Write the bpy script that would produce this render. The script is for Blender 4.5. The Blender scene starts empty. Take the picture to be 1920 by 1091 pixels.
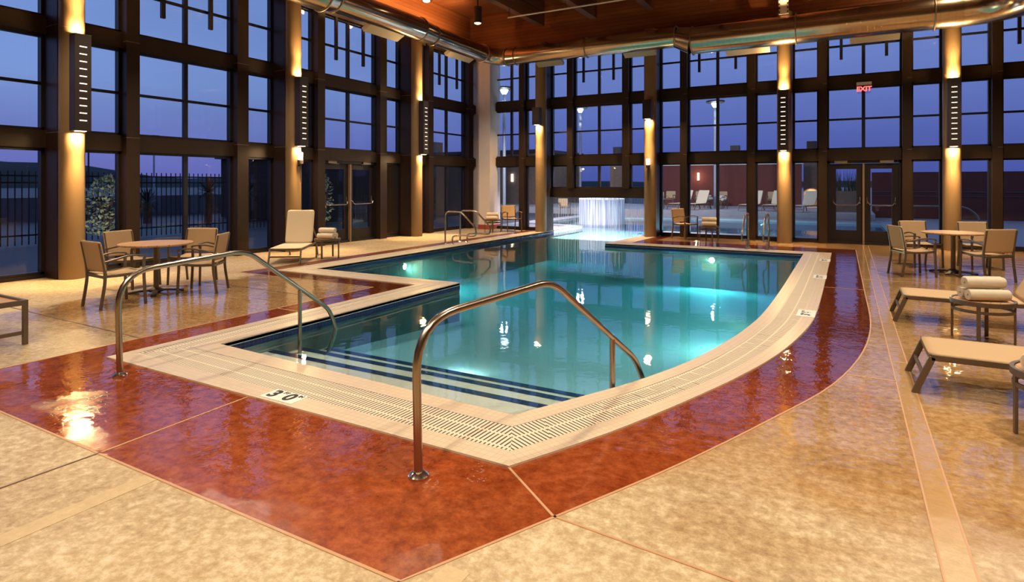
import bpy, bmesh, math, random
from mathutils import Vector, Matrix
random.seed(7)
R = math.radians
scene = bpy.context.scene
COL = scene.collection

# ------------------------------------------------------------------ materials
def new_mat(name):
    m = bpy.data.materials.new(name); m.use_nodes = True
    nt = m.node_tree; nt.nodes.clear()
    out = nt.nodes.new('ShaderNodeOutputMaterial')
    return m, nt, out
def N(nt, typ, **kw):
    n = nt.nodes.new(typ)
    for k, v in kw.items():
        if k in n.inputs: n.inputs[k].default_value = v
        else: setattr(n, k, v)
    return n
def L(nt, a, b): nt.links.new(a, b)
def rgb(c): return (c[0], c[1], c[2], 1)
def simple(name, col, rough=.5, metal=0., spec=.5, noise=0., nscale=8., bump=0., bscale=60., stretch=(1, 1, 1)):
    m, nt, out = new_mat(name)
    p = N(nt, 'ShaderNodeBsdfPrincipled')
    p.inputs['Base Color'].default_value = rgb(col); p.inputs['Roughness'].default_value = rough
    p.inputs['Metallic'].default_value = metal; p.inputs['Specular IOR Level'].default_value = spec
    L(nt, p.outputs[0], out.inputs[0])
    tc = N(nt, 'ShaderNodeTexCoord'); mp = N(nt, 'ShaderNodeMapping'); mp.inputs['Scale'].default_value = stretch
    L(nt, tc.outputs['Object'], mp.inputs[0])
    if noise:
        n = N(nt, 'ShaderNodeTexNoise', Scale=nscale, Detail=5.); L(nt, mp.outputs[0], n.inputs['Vector'])
        mx = N(nt, 'ShaderNodeMix', data_type='RGBA'); L(nt, n.outputs['Fac'], mx.inputs['Factor'])
        mx.inputs['A'].default_value = rgb([c*(1-noise) for c in col]); mx.inputs['B'].default_value = rgb([min(1, c*(1+noise)) for c in col])
        mx.inputs[6].default_value = rgb([c*(1-noise) for c in col]); mx.inputs[7].default_value = rgb([min(1, c*(1+noise)) for c in col])
        L(nt, mx.outputs[2], p.inputs['Base Color'])
    if bump:
        n2 = N(nt, 'ShaderNodeTexNoise', Scale=bscale, Detail=4.); L(nt, mp.outputs[0], n2.inputs['Vector'])
        b = N(nt, 'ShaderNodeBump', Strength=bump, Distance=.01); L(nt, n2.outputs['Fac'], b.inputs['Height']); L(nt, b.outputs[0], p.inputs['Normal'])
    return m
def emis(name, col, s):
    m, nt, out = new_mat(name); e = N(nt, 'ShaderNodeEmission'); e.inputs[0].default_value = rgb(col); e.inputs[1].default_value = s
    L(nt, e.outputs[0], out.inputs[0]); return m

M = {}
M['bronze'] = simple('bronze_metal', (.033, .0175, .009), .42, .2, .35, .15, 3)
M['mullion'] = simple('dark_mullion', (.022, .017, .018), .4, .3)
M['gold'] = simple('gold_column_paint', (.27, .165, .075), .42, .15, .4, .08, 2)  # same bronze as the piers, lightened to carry the lamps' golden light
M['fixture'] = simple('fixture_brown', (.04, .024, .018), .45, .2)
M['pillar'] = simple('plaster_pillar', (.82, .68, .58), .8, 0, .2, .06, 4)
M['redbase'] = simple('red_baseboard', (.36, .07, .03), .5)
M['steel'] = simple('brushed_steel', (.40, .32, .25), .26, 1., .5, .12, 30, 0, 60, (1, 1, .05))
M['galv'] = None
M['chairframe'] = simple('bronze_chair_frame', (.16, .115, .078), .38, .6)
M['sling'] = simple('sling_mesh_fabric', (.50, .325, .17), .75, 0, .25, .05, 60, .25, 400)
M['palesling'] = simple('pale_sling_fabric', (.70, .55, .36), .75, 0, .25, .05, 60, .25, 400)
M['towel'] = simple('cream_terry_towel', (.84, .70, .52), .95, 0, .05, .06, 30, .8, 260)
M['darkbase'] = simple('dark_base_metal', (.06, .04, .03), .45, .5)
M['chrome'] = simple('chrome', (.7, .62, .52), .15, 1.)
M['nose'] = None
M['plaster'] = simple('pool_plaster', (.37, .55, .61), .7, 0, .2, .08, 6)
M['stepplaster'] = simple('warm_step_plaster', (.74, .68, .58), .7, 0, .2, .06, 6)
M['wallplaster'] = simple('pool_wall_plaster', (.66, .80, .74), .7, 0, .2, .06, 6)
M['shelf'] = simple('pale_shelf_plaster', (.78, .80, .80), .7, 0, .2, .06, 6)
M['ground'] = simple('outdoor_paving', (.045, .042, .045), .55, 0, .4, .25, 1.2, .2, 30)
M['paleterrace'] = simple('pale_outdoor_deck', (.36, .33, .33), .4, 0, .4, .15, 2)
M['redwall'] = simple('red_stucco', (.15, .045, .035), .85, 0, .2, .15, 3, .2, 40)
M['hill'] = simple('hill_scrub', (.030, .040, .040), .95, 0, .1, .4, .05)
M['fence'] = simple('black_iron', (.018, .018, .022), .5, .4)
M['blockwall'] = simple('grey_block', (.10, .095, .11), .85, 0, .2, .2, 3)
M['leafdark'] = simple('dark_leaves', (.03, .05, .025), .6, 0, .3, .3, 4)
M['leafpale'] = simple('pale_leaves', (.40, .44, .27), .6, 0, .3, .3, 6)
M['trunk'] = simple('trunk_bark', (.09, .06, .04), .9, 0, .1, .3, 12)
M['stone'] = simple('stone_tower', (.20, .13, .09), .85, 0, .2, .3, 5, .4, 12)
M['white'] = simple('white_enamel', (.75, .72, .66), .5)
M['whitetile'] = simple('white_depth_tile', (.82, .78, .68), .3)
M['black'] = simple('black_ink', (.012, .012, .012), .5)
M['wallwarm'] = simple('warm_plain_wall', (.30, .17, .09), .8, 0, .2, .1, 2)
M['fountain'] = None
M['lampglass'] = emis('lamp_glass_glow', (1., .80, .52), 9.)
M['slot'] = emis('slot_glow', (1., .80, .58), 2.2)
M['lens'] = emis('lens_glow', (1., .78, .5), 7.)
M['poollens'] = emis('pool_lens_glow', (1., .95, .72), 30.)
M['exitred'] = emis('exit_red_glow', (1., .09, .07), 3.2)
M['streetlamp'] = emis('street_lamp_glow', (.78, .93, 1.), 7.)
M['sconce_out'] = emis('outdoor_sconce_glow', (1., .82, .55), 6.)

# wood : table tops and ceiling boards
def wood(name, c1, c2, board, axis, rough, scale=1.):
    m, nt, out = new_mat(name)
    p = N(nt, 'ShaderNodeBsdfPrincipled', Roughness=rough); L(nt, p.outputs[0], out.inputs[0])
    tc = N(nt, 'ShaderNodeTexCoord'); sep = N(nt, 'ShaderNodeSeparateXYZ'); L(nt, tc.outputs['Object'], sep.inputs[0])
    mu = N(nt, 'ShaderNodeMath', operation='MULTIPLY'); L(nt, sep.outputs[axis], mu.inputs[0]); mu.inputs[1].default_value = 1/board
    fl = N(nt, 'ShaderNodeMath', operation='FLOOR'); L(nt, mu.outputs[0], fl.inputs[0])
    fr = N(nt, 'ShaderNodeMath', operation='FRACT'); L(nt, mu.outputs[0], fr.inputs[0])
    wn = N(nt, 'ShaderNodeTexWhiteNoise', noise_dimensions='1D'); L(nt, fl.outputs[0], wn.inputs['W'])
    mp = N(nt, 'ShaderNodeMapping'); sc = [1.2*scale]*3; sc[axis] = 22*scale; mp.inputs['Scale'].default_value = sc
    L(nt, tc.outputs['Object'], mp.inputs[0])
    n = N(nt, 'ShaderNodeTexNoise', Scale=1.6, Detail=6.); L(nt, mp.outputs[0], n.inputs['Vector'])
    ad = N(nt, 'ShaderNodeMath', operation='MULTIPLY_ADD'); L(nt, wn.outputs[0], ad.inputs[0]); ad.inputs[1].default_value = .45; 
    hf = N(nt, 'ShaderNodeMath', operation='MULTIPLY'); L(nt, n.outputs['Fac'], hf.inputs[0]); hf.inputs[1].default_value = .6
    L(nt, hf.outputs[0], ad.inputs[2])
    mx = N(nt, 'ShaderNodeMix', data_type='RGBA'); L(nt, ad.outputs[0], mx.inputs[0]); mx.inputs[6].default_value = rgb(c1); mx.inputs[7].default_value = rgb(c2)
    gp = N(nt, 'ShaderNodeMath', operation='GREATER_THAN'); L(nt, fr.outputs[0], gp.inputs[0]); gp.inputs[1].default_value = .06
    mg = N(nt, 'ShaderNodeMix', data_type='RGBA'); L(nt, gp.outputs[0], mg.inputs[0]); mg.inputs[6].default_value = rgb([c*.25 for c in c1]); L(nt, mx.outputs[2], mg.inputs[7])
    L(nt, mg.outputs[2], p.inputs['Base Color'])
    return m
M['ceilwood'] = wood('ceiling_cedar', (.20, .052, .014), (.36, .115, .035), .14, 1, .5)
M['wallwood'] = wood('wall_cedar', (.20, .052, .014), (.38, .125, .038), .12, 2, .42)
M['beamwood'] = wood('beam_cedar', (.12, .035, .012), (.18, .06, .02), .6, 2, .55)
M['tablewood'] = wood('table_teak', (.40, .20, .075), (.58, .32, .13), .075, 0, .45, 2)

# galvanised duct: spiral seams
def galv():
    m, nt, out = new_mat('galvanised_duct')
    p = N(nt, 'ShaderNodeBsdfPrincipled', Roughness=.2, Metallic=1.); L(nt, p.outputs[0], out.inputs[0])
    p.inputs['Base Color'].default_value = (.62, .50, .36, 1)
    uv = N(nt, 'ShaderNodeUVMap'); sep = N(nt, 'ShaderNodeSeparateXYZ'); L(nt, uv.outputs[0], sep.inputs[0])
    mu = N(nt, 'ShaderNodeMath', operation='MULTIPLY_ADD'); L(nt, sep.outputs[0], mu.inputs[0]); mu.inputs[1].default_value = 7.; L(nt, sep.outputs[1], mu.inputs[2])
    fr = N(nt, 'ShaderNodeMath', operation='FRACT'); L(nt, mu.outputs[0], fr.inputs[0])
    gp = N(nt, 'ShaderNodeMath', operation='LESS_THAN'); L(nt, fr.outputs[0], gp.inputs[0]); gp.inputs[1].default_value = .09
    b = N(nt, 'ShaderNodeBump', Strength=1., Distance=.02); L(nt, gp.outputs[0], b.inputs['Height'])
    n = N(nt, 'ShaderNodeTexNoise', Scale=2.5, Detail=3.); b2 = N(nt, 'ShaderNodeBump', Strength=.05, Distance=.05)
    tc = N(nt, 'ShaderNodeTexCoord'); L(nt, tc.outputs['Object'], n.inputs['Vector']); L(nt, n.outputs['Fac'], b2.inputs['Height']); L(nt, b.outputs[0], b2.inputs['Normal'])
    L(nt, b2.outputs[0], p.inputs['Normal']); return m
M['galv'] = galv()

# mosaic tile (dark blue / cream) by object coordinates
def mosaic(name, c1, c2, grout, size, rough=.25):
    m, nt, out = new_mat(name)
    p = N(nt, 'ShaderNodeBsdfPrincipled', Roughness=rough); L(nt, p.outputs[0], out.inputs[0])
    tc = N(nt, 'ShaderNodeTexCoord'); uv = N(nt, 'ShaderNodeUVMap')
    br = N(nt, 'ShaderNodeTexBrick', offset=0., squash=1.); L(nt, uv.outputs[0], br.inputs['Vector'])
    br.inputs['Color1'].default_value = rgb(c1); br.inputs['Color2'].default_value = rgb(c2); br.inputs['Mortar'].default_value = rgb(grout)
    br.inputs['Scale'].default_value = 1/size; br.inputs['Mortar Size'].default_value = .04; br.inputs['Brick Width'].default_value = 1.; br.inputs['Row Height'].default_value = 1.
    L(nt, br.outputs['Color'], p.inputs['Base Color']); return m
M['nose'] = mosaic('blue_mosaic', (.010, .018, .11), (.006, .010, .07), (.06, .06, .08), .05)
M['coping'] = mosaic('cream_mosaic', (.68, .52, .36), (.63, .48, .33), (.50, .38, .26), .05, .3)

def grate_mat():
    m, nt, out = new_mat('cream_grate_bars')
    p = N(nt, 'ShaderNodeBsdfPrincipled', Roughness=.45); L(nt, p.outputs[0], out.inputs[0])
    uv = N(nt, 'ShaderNodeUVMap'); sep = N(nt, 'ShaderNodeSeparateXYZ'); L(nt, uv.outputs[0], sep.inputs[0])
    mu = N(nt, 'ShaderNodeMath', operation='MULTIPLY'); L(nt, sep.outputs[0], mu.inputs[0]); mu.inputs[1].default_value = 1/.031
    fr = N(nt, 'ShaderNodeMath', operation='FRACT'); L(nt, mu.outputs[0], fr.inputs[0])
    gt = N(nt, 'ShaderNodeMath', operation='GREATER_THAN'); L(nt, fr.outputs[0], gt.inputs[0]); gt.inputs[1].default_value = .34
    m3 = N(nt, 'ShaderNodeMath', operation='MULTIPLY'); L(nt, sep.outputs[1], m3.inputs[0]); m3.inputs[1].default_value = 1/.147
    f3 = N(nt, 'ShaderNodeMath', operation='FRACT'); L(nt, m3.outputs[0], f3.inputs[0])
    g3 = N(nt, 'ShaderNodeMath', operation='LESS_THAN'); L(nt, f3.outputs[0], g3.inputs[0]); g3.inputs[1].default_value = .11
    mxx = N(nt, 'ShaderNodeMath', operation='MAXIMUM'); L(nt, gt.outputs[0], mxx.inputs[0]); L(nt, g3.outputs[0], mxx.inputs[1])
    mx = N(nt, 'ShaderNodeMix', data_type='RGBA'); L(nt, mxx.outputs[0], mx.inputs[0]); mx.inputs[6].default_value = (.02, .014, .01, 1); mx.inputs[7].default_value = (.76, .61, .43, 1)
    L(nt, mx.outputs[2], p.inputs['Base Color'])
    b = N(nt, 'ShaderNodeBump', Strength=.3, Distance=.01); L(nt, mxx.outputs[0], b.inputs['Height']); L(nt, b.outputs[0], p.inputs['Normal'])
    return m
M['grate'] = grate_mat()

def deck(name, c_lo, c_mid, c_hi, scale=1., wet0=4.2, dry=.27, wetc=(.84, .66, .50), pool=.85):
    """stained, stamped concrete; a film of water lies over the part near the pool"""
    m, nt, out = new_mat(name)
    p = N(nt, 'ShaderNodeBsdfPrincipled'); L(nt, p.outputs[0], out.inputs[0])
    tc = N(nt, 'ShaderNodeTexCoord'); P = tc.outputs['Object']
    n1 = N(nt, 'ShaderNodeTexNoise', Scale=1.1*scale, Detail=7., Roughness=.62); L(nt, P, n1.inputs['Vector'])
    n2 = N(nt, 'ShaderNodeTexNoise', Scale=17.*scale, Detail=9., Roughness=.76); L(nt, P, n2.inputs['Vector'])
    ad = N(nt, 'ShaderNodeMath', operation='MULTIPLY_ADD'); L(nt, n2.outputs['Fac'], ad.inputs[0]); ad.inputs[1].default_value = .70
    h = N(nt, 'ShaderNodeMath', operation='MULTIPLY'); L(nt, n1.outputs['Fac'], h.inputs[0]); h.inputs[1].default_value = .34; L(nt, h.outputs[0], ad.inputs[2])
    cr = N(nt, 'ShaderNodeValToRGB'); L(nt, ad.outputs[0], cr.inputs[0])
    e = cr.color_ramp.elements; e[0].position = .39; e[0].color = rgb(c_lo); e[1].position = .65; e[1].color = rgb(c_hi)
    k = e.new(.52); k.color = rgb(c_mid)
    # wet film mask from position and noise
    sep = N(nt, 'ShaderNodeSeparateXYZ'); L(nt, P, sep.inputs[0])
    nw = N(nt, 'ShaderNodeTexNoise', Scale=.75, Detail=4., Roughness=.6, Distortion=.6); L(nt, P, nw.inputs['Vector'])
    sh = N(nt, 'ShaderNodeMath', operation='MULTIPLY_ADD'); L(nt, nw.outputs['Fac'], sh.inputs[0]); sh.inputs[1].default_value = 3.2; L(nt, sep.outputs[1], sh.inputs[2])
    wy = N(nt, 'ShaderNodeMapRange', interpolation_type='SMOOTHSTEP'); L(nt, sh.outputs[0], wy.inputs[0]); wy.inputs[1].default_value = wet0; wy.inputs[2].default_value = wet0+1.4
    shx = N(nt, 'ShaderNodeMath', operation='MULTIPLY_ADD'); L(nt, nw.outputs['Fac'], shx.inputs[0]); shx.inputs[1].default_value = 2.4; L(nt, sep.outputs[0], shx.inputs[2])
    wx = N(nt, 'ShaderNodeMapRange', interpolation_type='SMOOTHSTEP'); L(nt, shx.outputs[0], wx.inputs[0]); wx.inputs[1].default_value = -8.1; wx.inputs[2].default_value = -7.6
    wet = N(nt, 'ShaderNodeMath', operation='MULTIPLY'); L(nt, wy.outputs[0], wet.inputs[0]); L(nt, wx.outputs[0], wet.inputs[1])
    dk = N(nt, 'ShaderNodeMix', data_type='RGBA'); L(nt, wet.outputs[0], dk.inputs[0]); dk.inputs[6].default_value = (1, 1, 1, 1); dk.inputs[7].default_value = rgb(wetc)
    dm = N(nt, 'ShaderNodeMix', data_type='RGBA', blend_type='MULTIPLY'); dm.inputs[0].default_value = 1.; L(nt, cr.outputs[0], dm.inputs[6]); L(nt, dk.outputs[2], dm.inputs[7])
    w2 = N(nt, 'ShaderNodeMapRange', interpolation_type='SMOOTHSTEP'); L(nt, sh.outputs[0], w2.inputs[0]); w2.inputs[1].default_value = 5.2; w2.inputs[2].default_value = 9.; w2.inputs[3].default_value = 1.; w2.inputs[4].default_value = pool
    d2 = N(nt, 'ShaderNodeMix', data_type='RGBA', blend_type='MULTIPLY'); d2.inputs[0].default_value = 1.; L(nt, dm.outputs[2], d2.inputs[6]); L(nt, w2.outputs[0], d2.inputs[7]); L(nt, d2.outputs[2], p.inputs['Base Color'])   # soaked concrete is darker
    ro = N(nt, 'ShaderNodeMapRange'); L(nt, wet.outputs[0], ro.inputs[0]); ro.inputs[3].default_value = dry; ro.inputs[4].default_value = .045
    # ground further back from the water stays dry and dull
    ds = N(nt, 'ShaderNodeMath', operation='MULTIPLY_ADD'); L(nt, wx.outputs[0], ds.inputs[0]); ds.inputs[1].default_value = -.30; ds.inputs[2].default_value = .30
    rr = N(nt, 'ShaderNodeMath', operation='ADD'); L(nt, ro.outputs[0], rr.inputs[0]); L(nt, ds.outputs[0], rr.inputs[1])
    L(nt, rr.outputs[0], p.inputs['Roughness'])
    io = N(nt, 'ShaderNodeMapRange'); L(nt, wet.outputs[0], io.inputs[0]); io.inputs[3].default_value = 1.5; io.inputs[4].default_value = 1.9; L(nt, io.outputs[0], p.inputs['IOR'])
    bs = N(nt, 'ShaderNodeMapRange'); L(nt, wet.outputs[0], bs.inputs[0]); bs.inputs[3].default_value = .32; bs.inputs[4].default_value = .0
    b1 = N(nt, 'ShaderNodeBump', Distance=.012); L(nt, n2.outputs['Fac'], b1.inputs['Height']); L(nt, bs.outputs[0], b1.inputs['Strength'])
    n3 = N(nt, 'ShaderNodeTexNoise', Scale=4.5, Detail=3., Roughness=.5); L(nt, P, n3.inputs['Vector'])
    b2 = N(nt, 'ShaderNodeBump', Strength=.15, Distance=.03); L(nt, n3.outputs['Fac'], b2.inputs['Height']); L(nt, b1.outputs[0], b2.inputs['Normal'])
    n4 = N(nt, 'ShaderNodeTexNoise', Scale=22., Detail=2.); L(nt, P, n4.inputs['Vector'])
    b3 = N(nt, 'ShaderNodeBump', Strength=.12, Distance=.01); L(nt, n4.outputs['Fac'], b3.inputs['Height']); L(nt, b2.outputs[0], b3.inputs['Normal'])
    L(nt, b3.outputs[0], p.inputs['Normal'])
    return m
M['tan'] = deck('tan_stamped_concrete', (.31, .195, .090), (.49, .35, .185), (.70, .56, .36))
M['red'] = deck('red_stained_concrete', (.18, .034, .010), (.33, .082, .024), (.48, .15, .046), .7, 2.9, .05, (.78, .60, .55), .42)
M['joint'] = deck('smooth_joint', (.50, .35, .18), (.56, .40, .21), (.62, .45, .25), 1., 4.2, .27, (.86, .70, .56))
M['jointline'] = simple('pale_joint_line', (.50, .27, .13), .4)
M['jointdark'] = simple('dark_joint_line', (.12, .06, .03), .5)

def glass(name, tint):
    m, nt, out = new_mat(name)
    t = N(nt, 'ShaderNodeBsdfTransparent'); t.inputs[0].default_value = rgb(tint)
    g = N(nt, 'ShaderNodeBsdfGlossy', Roughness=.0); g.inputs[0].default_value = (1, 1, 1, 1)
    f = N(nt, 'ShaderNodeFresnel', IOR=1.5)
    mx = N(nt, 'ShaderNodeMixShader'); L(nt, f.outputs[0], mx.inputs[0]); L(nt, t.outputs[0], mx.inputs[1]); L(nt, g.outputs[0], mx.inputs[2])
    L(nt, mx.outputs[0], out.inputs[0]); return m
M['glass'] = glass('window_glass', (.86, .88, .92))

def water():
    m, nt, out = new_mat('pool_water')
    tc = N(nt, 'ShaderNodeTexCoord')
    n1 = N(nt, 'ShaderNodeTexNoise', Scale=1.1, Detail=3., Roughness=.5); L(nt, tc.outputs['Object'], n1.inputs['Vector'])
    b = N(nt, 'ShaderNodeBump', Strength=.05, Distance=.08); L(nt, n1.outputs['Fac'], b.inputs['Height'])
    n2 = N(nt, 'ShaderNodeTexNoise', Scale=9., Detail=2.); L(nt, tc.outputs['Object'], n2.inputs['Vector'])
    b2 = N(nt, 'ShaderNodeBump', Strength=.035, Distance=.02); L(nt, n2.outputs['Fac'], b2.inputs['Height']); L(nt, b.outputs[0], b2.inputs['Normal'])
    f = N(nt, 'ShaderNodeFresnel', IOR=1.45); L(nt, b2.outputs[0], f.inputs['Normal'])
    t = N(nt, 'ShaderNodeBsdfTransparent'); g = N(nt, 'ShaderNodeBsdfGlossy', Roughness=.015); L(nt, b2.outputs[0], g.inputs['Normal'])
    mx = N(nt, 'ShaderNodeMixShader'); L(nt, f.outputs[0], mx.inputs[0]); L(nt, t.outputs[0], mx.inputs[1]); L(nt, g.outputs[0], mx.inputs[2])
    L(nt, mx.outputs[0], out.inputs[0])
    va = N(nt, 'ShaderNodeVolumeAbsorption'); va.inputs[0].default_value = (.0, .83, .965, 1); va.inputs[1].default_value = .48
    vs_ = N(nt, 'ShaderNodeVolumeScatter', Density=.05, Anisotropy=.3); vs_.inputs[0].default_value = (.45, .95, .85, 1)
    av = N(nt, 'ShaderNodeAddShader'); L(nt, va.outputs[0], av.inputs[0]); L(nt, vs_.outputs[0], av.inputs[1])
    L(nt, av.outputs[0], out.inputs['Volume'])
    return m
M['water'] = water()

def falling():
    m, nt, out = new_mat('falling_water')
    tc = N(nt, 'ShaderNodeTexCoord'); mp = N(nt, 'ShaderNodeMapping'); mp.inputs['Scale'].default_value = (9, 9, .15); L(nt, tc.outputs['Object'], mp.inputs[0])
    n = N(nt, 'ShaderNodeTexNoise', Scale=2.4, Detail=3.); L(nt, mp.outputs[0], n.inputs['Vector'])
    cr = N(nt, 'ShaderNodeValToRGB'); L(nt, n.outputs['Fac'], cr.inputs[0]); e = cr.color_ramp.elements
    e[0].position = .42; e[0].color = (.26, .28, .38, 1); e[1].position = .66; e[1].color = (.80, .82, .86, 1)
    p = N(nt, 'ShaderNodeBsdfPrincipled', Roughness=.3); L(nt, cr.outputs[0], p.inputs['Base Color']); L(nt, p.outputs[0], out.inputs[0]); return m
M['fountain'] = falling()
def strand():
    m, nt, out = new_mat('water_strand')
    t = N(nt, 'ShaderNodeBsdfTransparent'); d = N(nt, 'ShaderNodeBsdfPrincipled', Roughness=.1); d.inputs['Base Color'].default_value = (.9, .93, .97, 1)
    mx = N(nt, 'ShaderNodeMixShader'); mx.inputs[0].default_value = .5; L(nt, t.outputs[0], mx.inputs[1]); L(nt, d.outputs[0], mx.inputs[2]); L(nt, mx.outputs[0], out.inputs[0]); return m
M['strand'] = strand()

# ------------------------------------------------------------------ mesh builder
class MB:
    def __init__(s): s.v = []; s.f = []; s.uv = {}
    def add(s, verts, faces, uvs=None):
        o = len(s.v); s.v += [tuple(v) for v in verts]
        for i, f in enumerate(faces):
            if uvs is not None: s.uv[len(s.f)] = uvs[i]
            s.f.append([o+k for k in f])
        return s
    def box(s, x0, x1, y0, y1, z0, z1):
        v = [(x, y, z) for z in (z0, z1) for y in (y0, y1) for x in (x0, x1)]
        return s.add(v, [(0, 2, 3, 1), (4, 5, 7, 6), (0, 1, 5, 4), (2, 6, 7, 3), (0, 4, 6, 2), (1, 3, 7, 5)])
    def obox(s, mat, sx, sy, sz):
        v = [mat @ Vector((x*sx/2, y*sy/2, z*sz/2)) for z in (-1, 1) for y in (-1, 1) for x in (-1, 1)]
        return s.add(v, [(0, 2, 3, 1), (4, 5, 7, 6), (0, 1, 5, 4), (2, 6, 7, 3), (0, 4, 6, 2), (1, 3, 7, 5)])
    def sweep(s, path, prof, closed=False, up=None, cap=True, uvscale=None):
        """sweep profile [(a,b)...] along path; a = side, b = up"""
        P = [Vector(p) for p in path]; n = len(P); k = len(prof); rings = []
        u = Vector(up) if up is not None else None; prev = None; vs = []; acc = 0.; lens = []
        for i in range(n):
            if closed: t = (P[(i+1) % n]-P[i-1])
            else: t = P[min(i+1, n-1)]-P[max(i-1, 0)]
            t.normalize()
            if u is not None: side = t.cross(u)
            else:
                if prev is None:
                    a = Vector((0, 0, 1)) if abs(t.z) < .9 else Vector((1, 0, 0)); side = t.cross(a)
                else: side = prev - t*prev.dot(t)
            if side.length < 1e-6: side = prev or Vector((1, 0, 0))
            side.normalize(); prev = side.copy(); b = side.cross(t).normalized()
            # keep thickness at the bends
            sc = 1.
            if 0 < i < n-1 or closed:
                d1 = (P[i]-P[i-1]).normalized(); d2 = (P[(i+1) % n]-P[i]).normalized(); c = max(.35, math.sqrt(max(0, (1+d1.dot(d2))/2))); sc = 1/c
            for (x, y) in prof: vs.append(P[i]+side*x*(sc if u is not None else 1)+b*y*(1 if u is not None else 1))
            if i: acc += (P[i]-P[i-1]).length
            lens.append(acc)
        fs = []; uvs = []
        m = n if closed else n-1
        for i in range(m):
            j = (i+1) % n
            for q in range(k):
                r = (q+1) % k
                fs.append((i*k+q, i*k+r, j*k+r, j*k+q))
                l1 = lens[j] if j else acc
                uvs.append([(lens[i], q/k), (lens[i], (q+1)/k), (l1, (q+1)/k), (l1, q/k)])
        if cap and not closed:
            fs.append(tuple(range(k-1, -1, -1))); uvs.append([(0, 0)]*k)
            fs.append(tuple((n-1)*k+q for q in range(k))); uvs.append([(0, 0)]*k)
        return s.add(vs, fs, uvs)
    def tube(s, path, r, seg=12, closed=False, up=None):
        return s.sweep(path, [(r*math.cos(2*math.pi*i/seg), r*math.sin(2*math.pi*i/seg)) for i in range(seg)], closed, up)
    def bar(s, path, w, h, up=(0, 0, 1), closed=False):
        return s.sweep(path, [(-w/2, -h/2), (w/2, -h/2), (w/2, h/2), (-w/2, h/2)], closed, up)
    def lathe(s, prof, c=(0, 0, 0), seg=24, cap=True):
        vs = []; fs = []; k = len(prof)
        for i in range(seg):
            a = 2*math.pi*i/seg
            for (r, z) in prof: vs.append((c[0]+r*math.cos(a), c[1]+r*math.sin(a), c[2]+z))
        for i in range(seg):
            j = (i+1) % seg
            for q in range(k-1): fs.append((i*k+q, j*k+q, j*k+q+1, i*k+q+1))
        if cap:
            if prof[0][0] > 1e-5: fs.append(tuple(i*k for i in range(seg-1, -1, -1)))
            if prof[-1][0] > 1e-5: fs.append(tuple(i*k+k-1 for i in range(seg)))
        return s.add(vs, fs)
    def cyl(s, p0, p1, r, seg=16): return s.tube([p0, p1], r, seg)
    def sheet(s, pts, z):
        return s.add([(x, y, z) for x, y in pts], [tuple(range(len(pts)))])
    def grid(s, rows, uvs=None):
        a, b = len(rows), len(rows[0]); vs = [p for r in rows for p in r]
        fs = [(i*b+j, i*b+j+1, (i+1)*b+j+1, (i+1)*b+j) for i in range(a-1) for j in range(b-1)]
        return s.add(vs, fs)
    def build(s, name, mat, parent=None, smooth=True, bevel=0., tri=False, ang=35, sub=0):
        me = bpy.data.meshes.new(name); me.from_pydata(s.v, [], s.f)
        if s.uv:
            ul = me.uv_layers.new(name='UVMap')
            for pi, p in enumerate(me.polygons):
                if pi in s.uv:
                    for li, uv in zip(p.loop_indices, s.uv[pi]): ul.data[li].uv = uv
        bm = bmesh.new(); bm.from_mesh(me); bmesh.ops.remove_doubles(bm, verts=bm.verts, dist=1e-5)
        if tri: bmesh.ops.triangulate(bm, faces=bm.faces[:], ngon_method='EAR_CLIP')
        else: bmesh.ops.recalc_face_normals(bm, faces=bm.faces[:])
        if tri:
            for f in bm.faces:
                if f.normal.z < 0: f.normal_flip()
        bm.to_mesh(me); bm.free()
        if smooth:
            me.polygons.foreach_set('use_smooth', [True]*len(me.polygons)); me.set_sharp_from_angle(angle=R(ang))
        me.materials.append(mat)
        o = bpy.data.objects.new(name, me); COL.objects.link(o)
        if parent is not None: o.parent = parent
        if bevel:
            md = o.modifiers.new('edge', 'BEVEL'); md.width = bevel; md.segments = 2; md.limit_method = 'ANGLE'; md.angle_limit = R(50)
        if sub:
            md = o.modifiers.new('sub', 'SUBSURF'); md.levels = sub; md.render_levels = sub
        return o
def rnd(path, rad, n=6):
    """round the corners of a polyline"""
    P = [Vector(p) for p in path]; out = [P[0]]
    for i in range(1, len(P)-1):
        r = rad[i] if isinstance(rad, (list, tuple)) else rad
        a = (P[i-1]-P[i]); b = (P[i+1]-P[i]); d = min(r, a.length*.49, b.length*.49)
        p0 = P[i]+a.normalized()*d; p1 = P[i]+b.normalized()*d
        for k in range(n+1):
            t = k/n; out.append(p0*(1-t)**2+P[i]*2*t*(1-t)+p1*t*t)
    out.append(P[-1]); return out
def tag(o, label=None, cat=None, group=None, kind=None):
    if label: o['label'] = label
    if cat: o['category'] = cat
    if group: o['group'] = group
    if kind: o['kind'] = kind
    return o
def thing(name, label, cat, loc=(0, 0, 0), rz=0., group=None, kind=None):
    o = bpy.data.objects.new(name, None); COL.objects.link(o); o.empty_display_size = .1
    o.location = loc; o.rotation_euler = (0, 0, rz); return tag(o, label, cat, group, kind)
def struct(name, mb, mat, parent=None, **kw):
    o = mb.build(name, mat, parent, **kw)
    if parent is None: o['kind'] = 'structure'
    return o
def dup(root, loc, rz, label, group=None):
    def cp(o, par):
        c = o.copy(); COL.objects.link(c)
        if par is not None: c.parent = par
        for ch in list(o.children): cp(ch, c)
        return c
    r = cp(root, None); r.location = loc; r.rotation_euler = (0, 0, rz); r['label'] = label
    if group: r['group'] = group
    return r
def face(dx, dy): return math.atan2(-dx, dy)      # rotation turning local +Y to (dx,dy)
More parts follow.
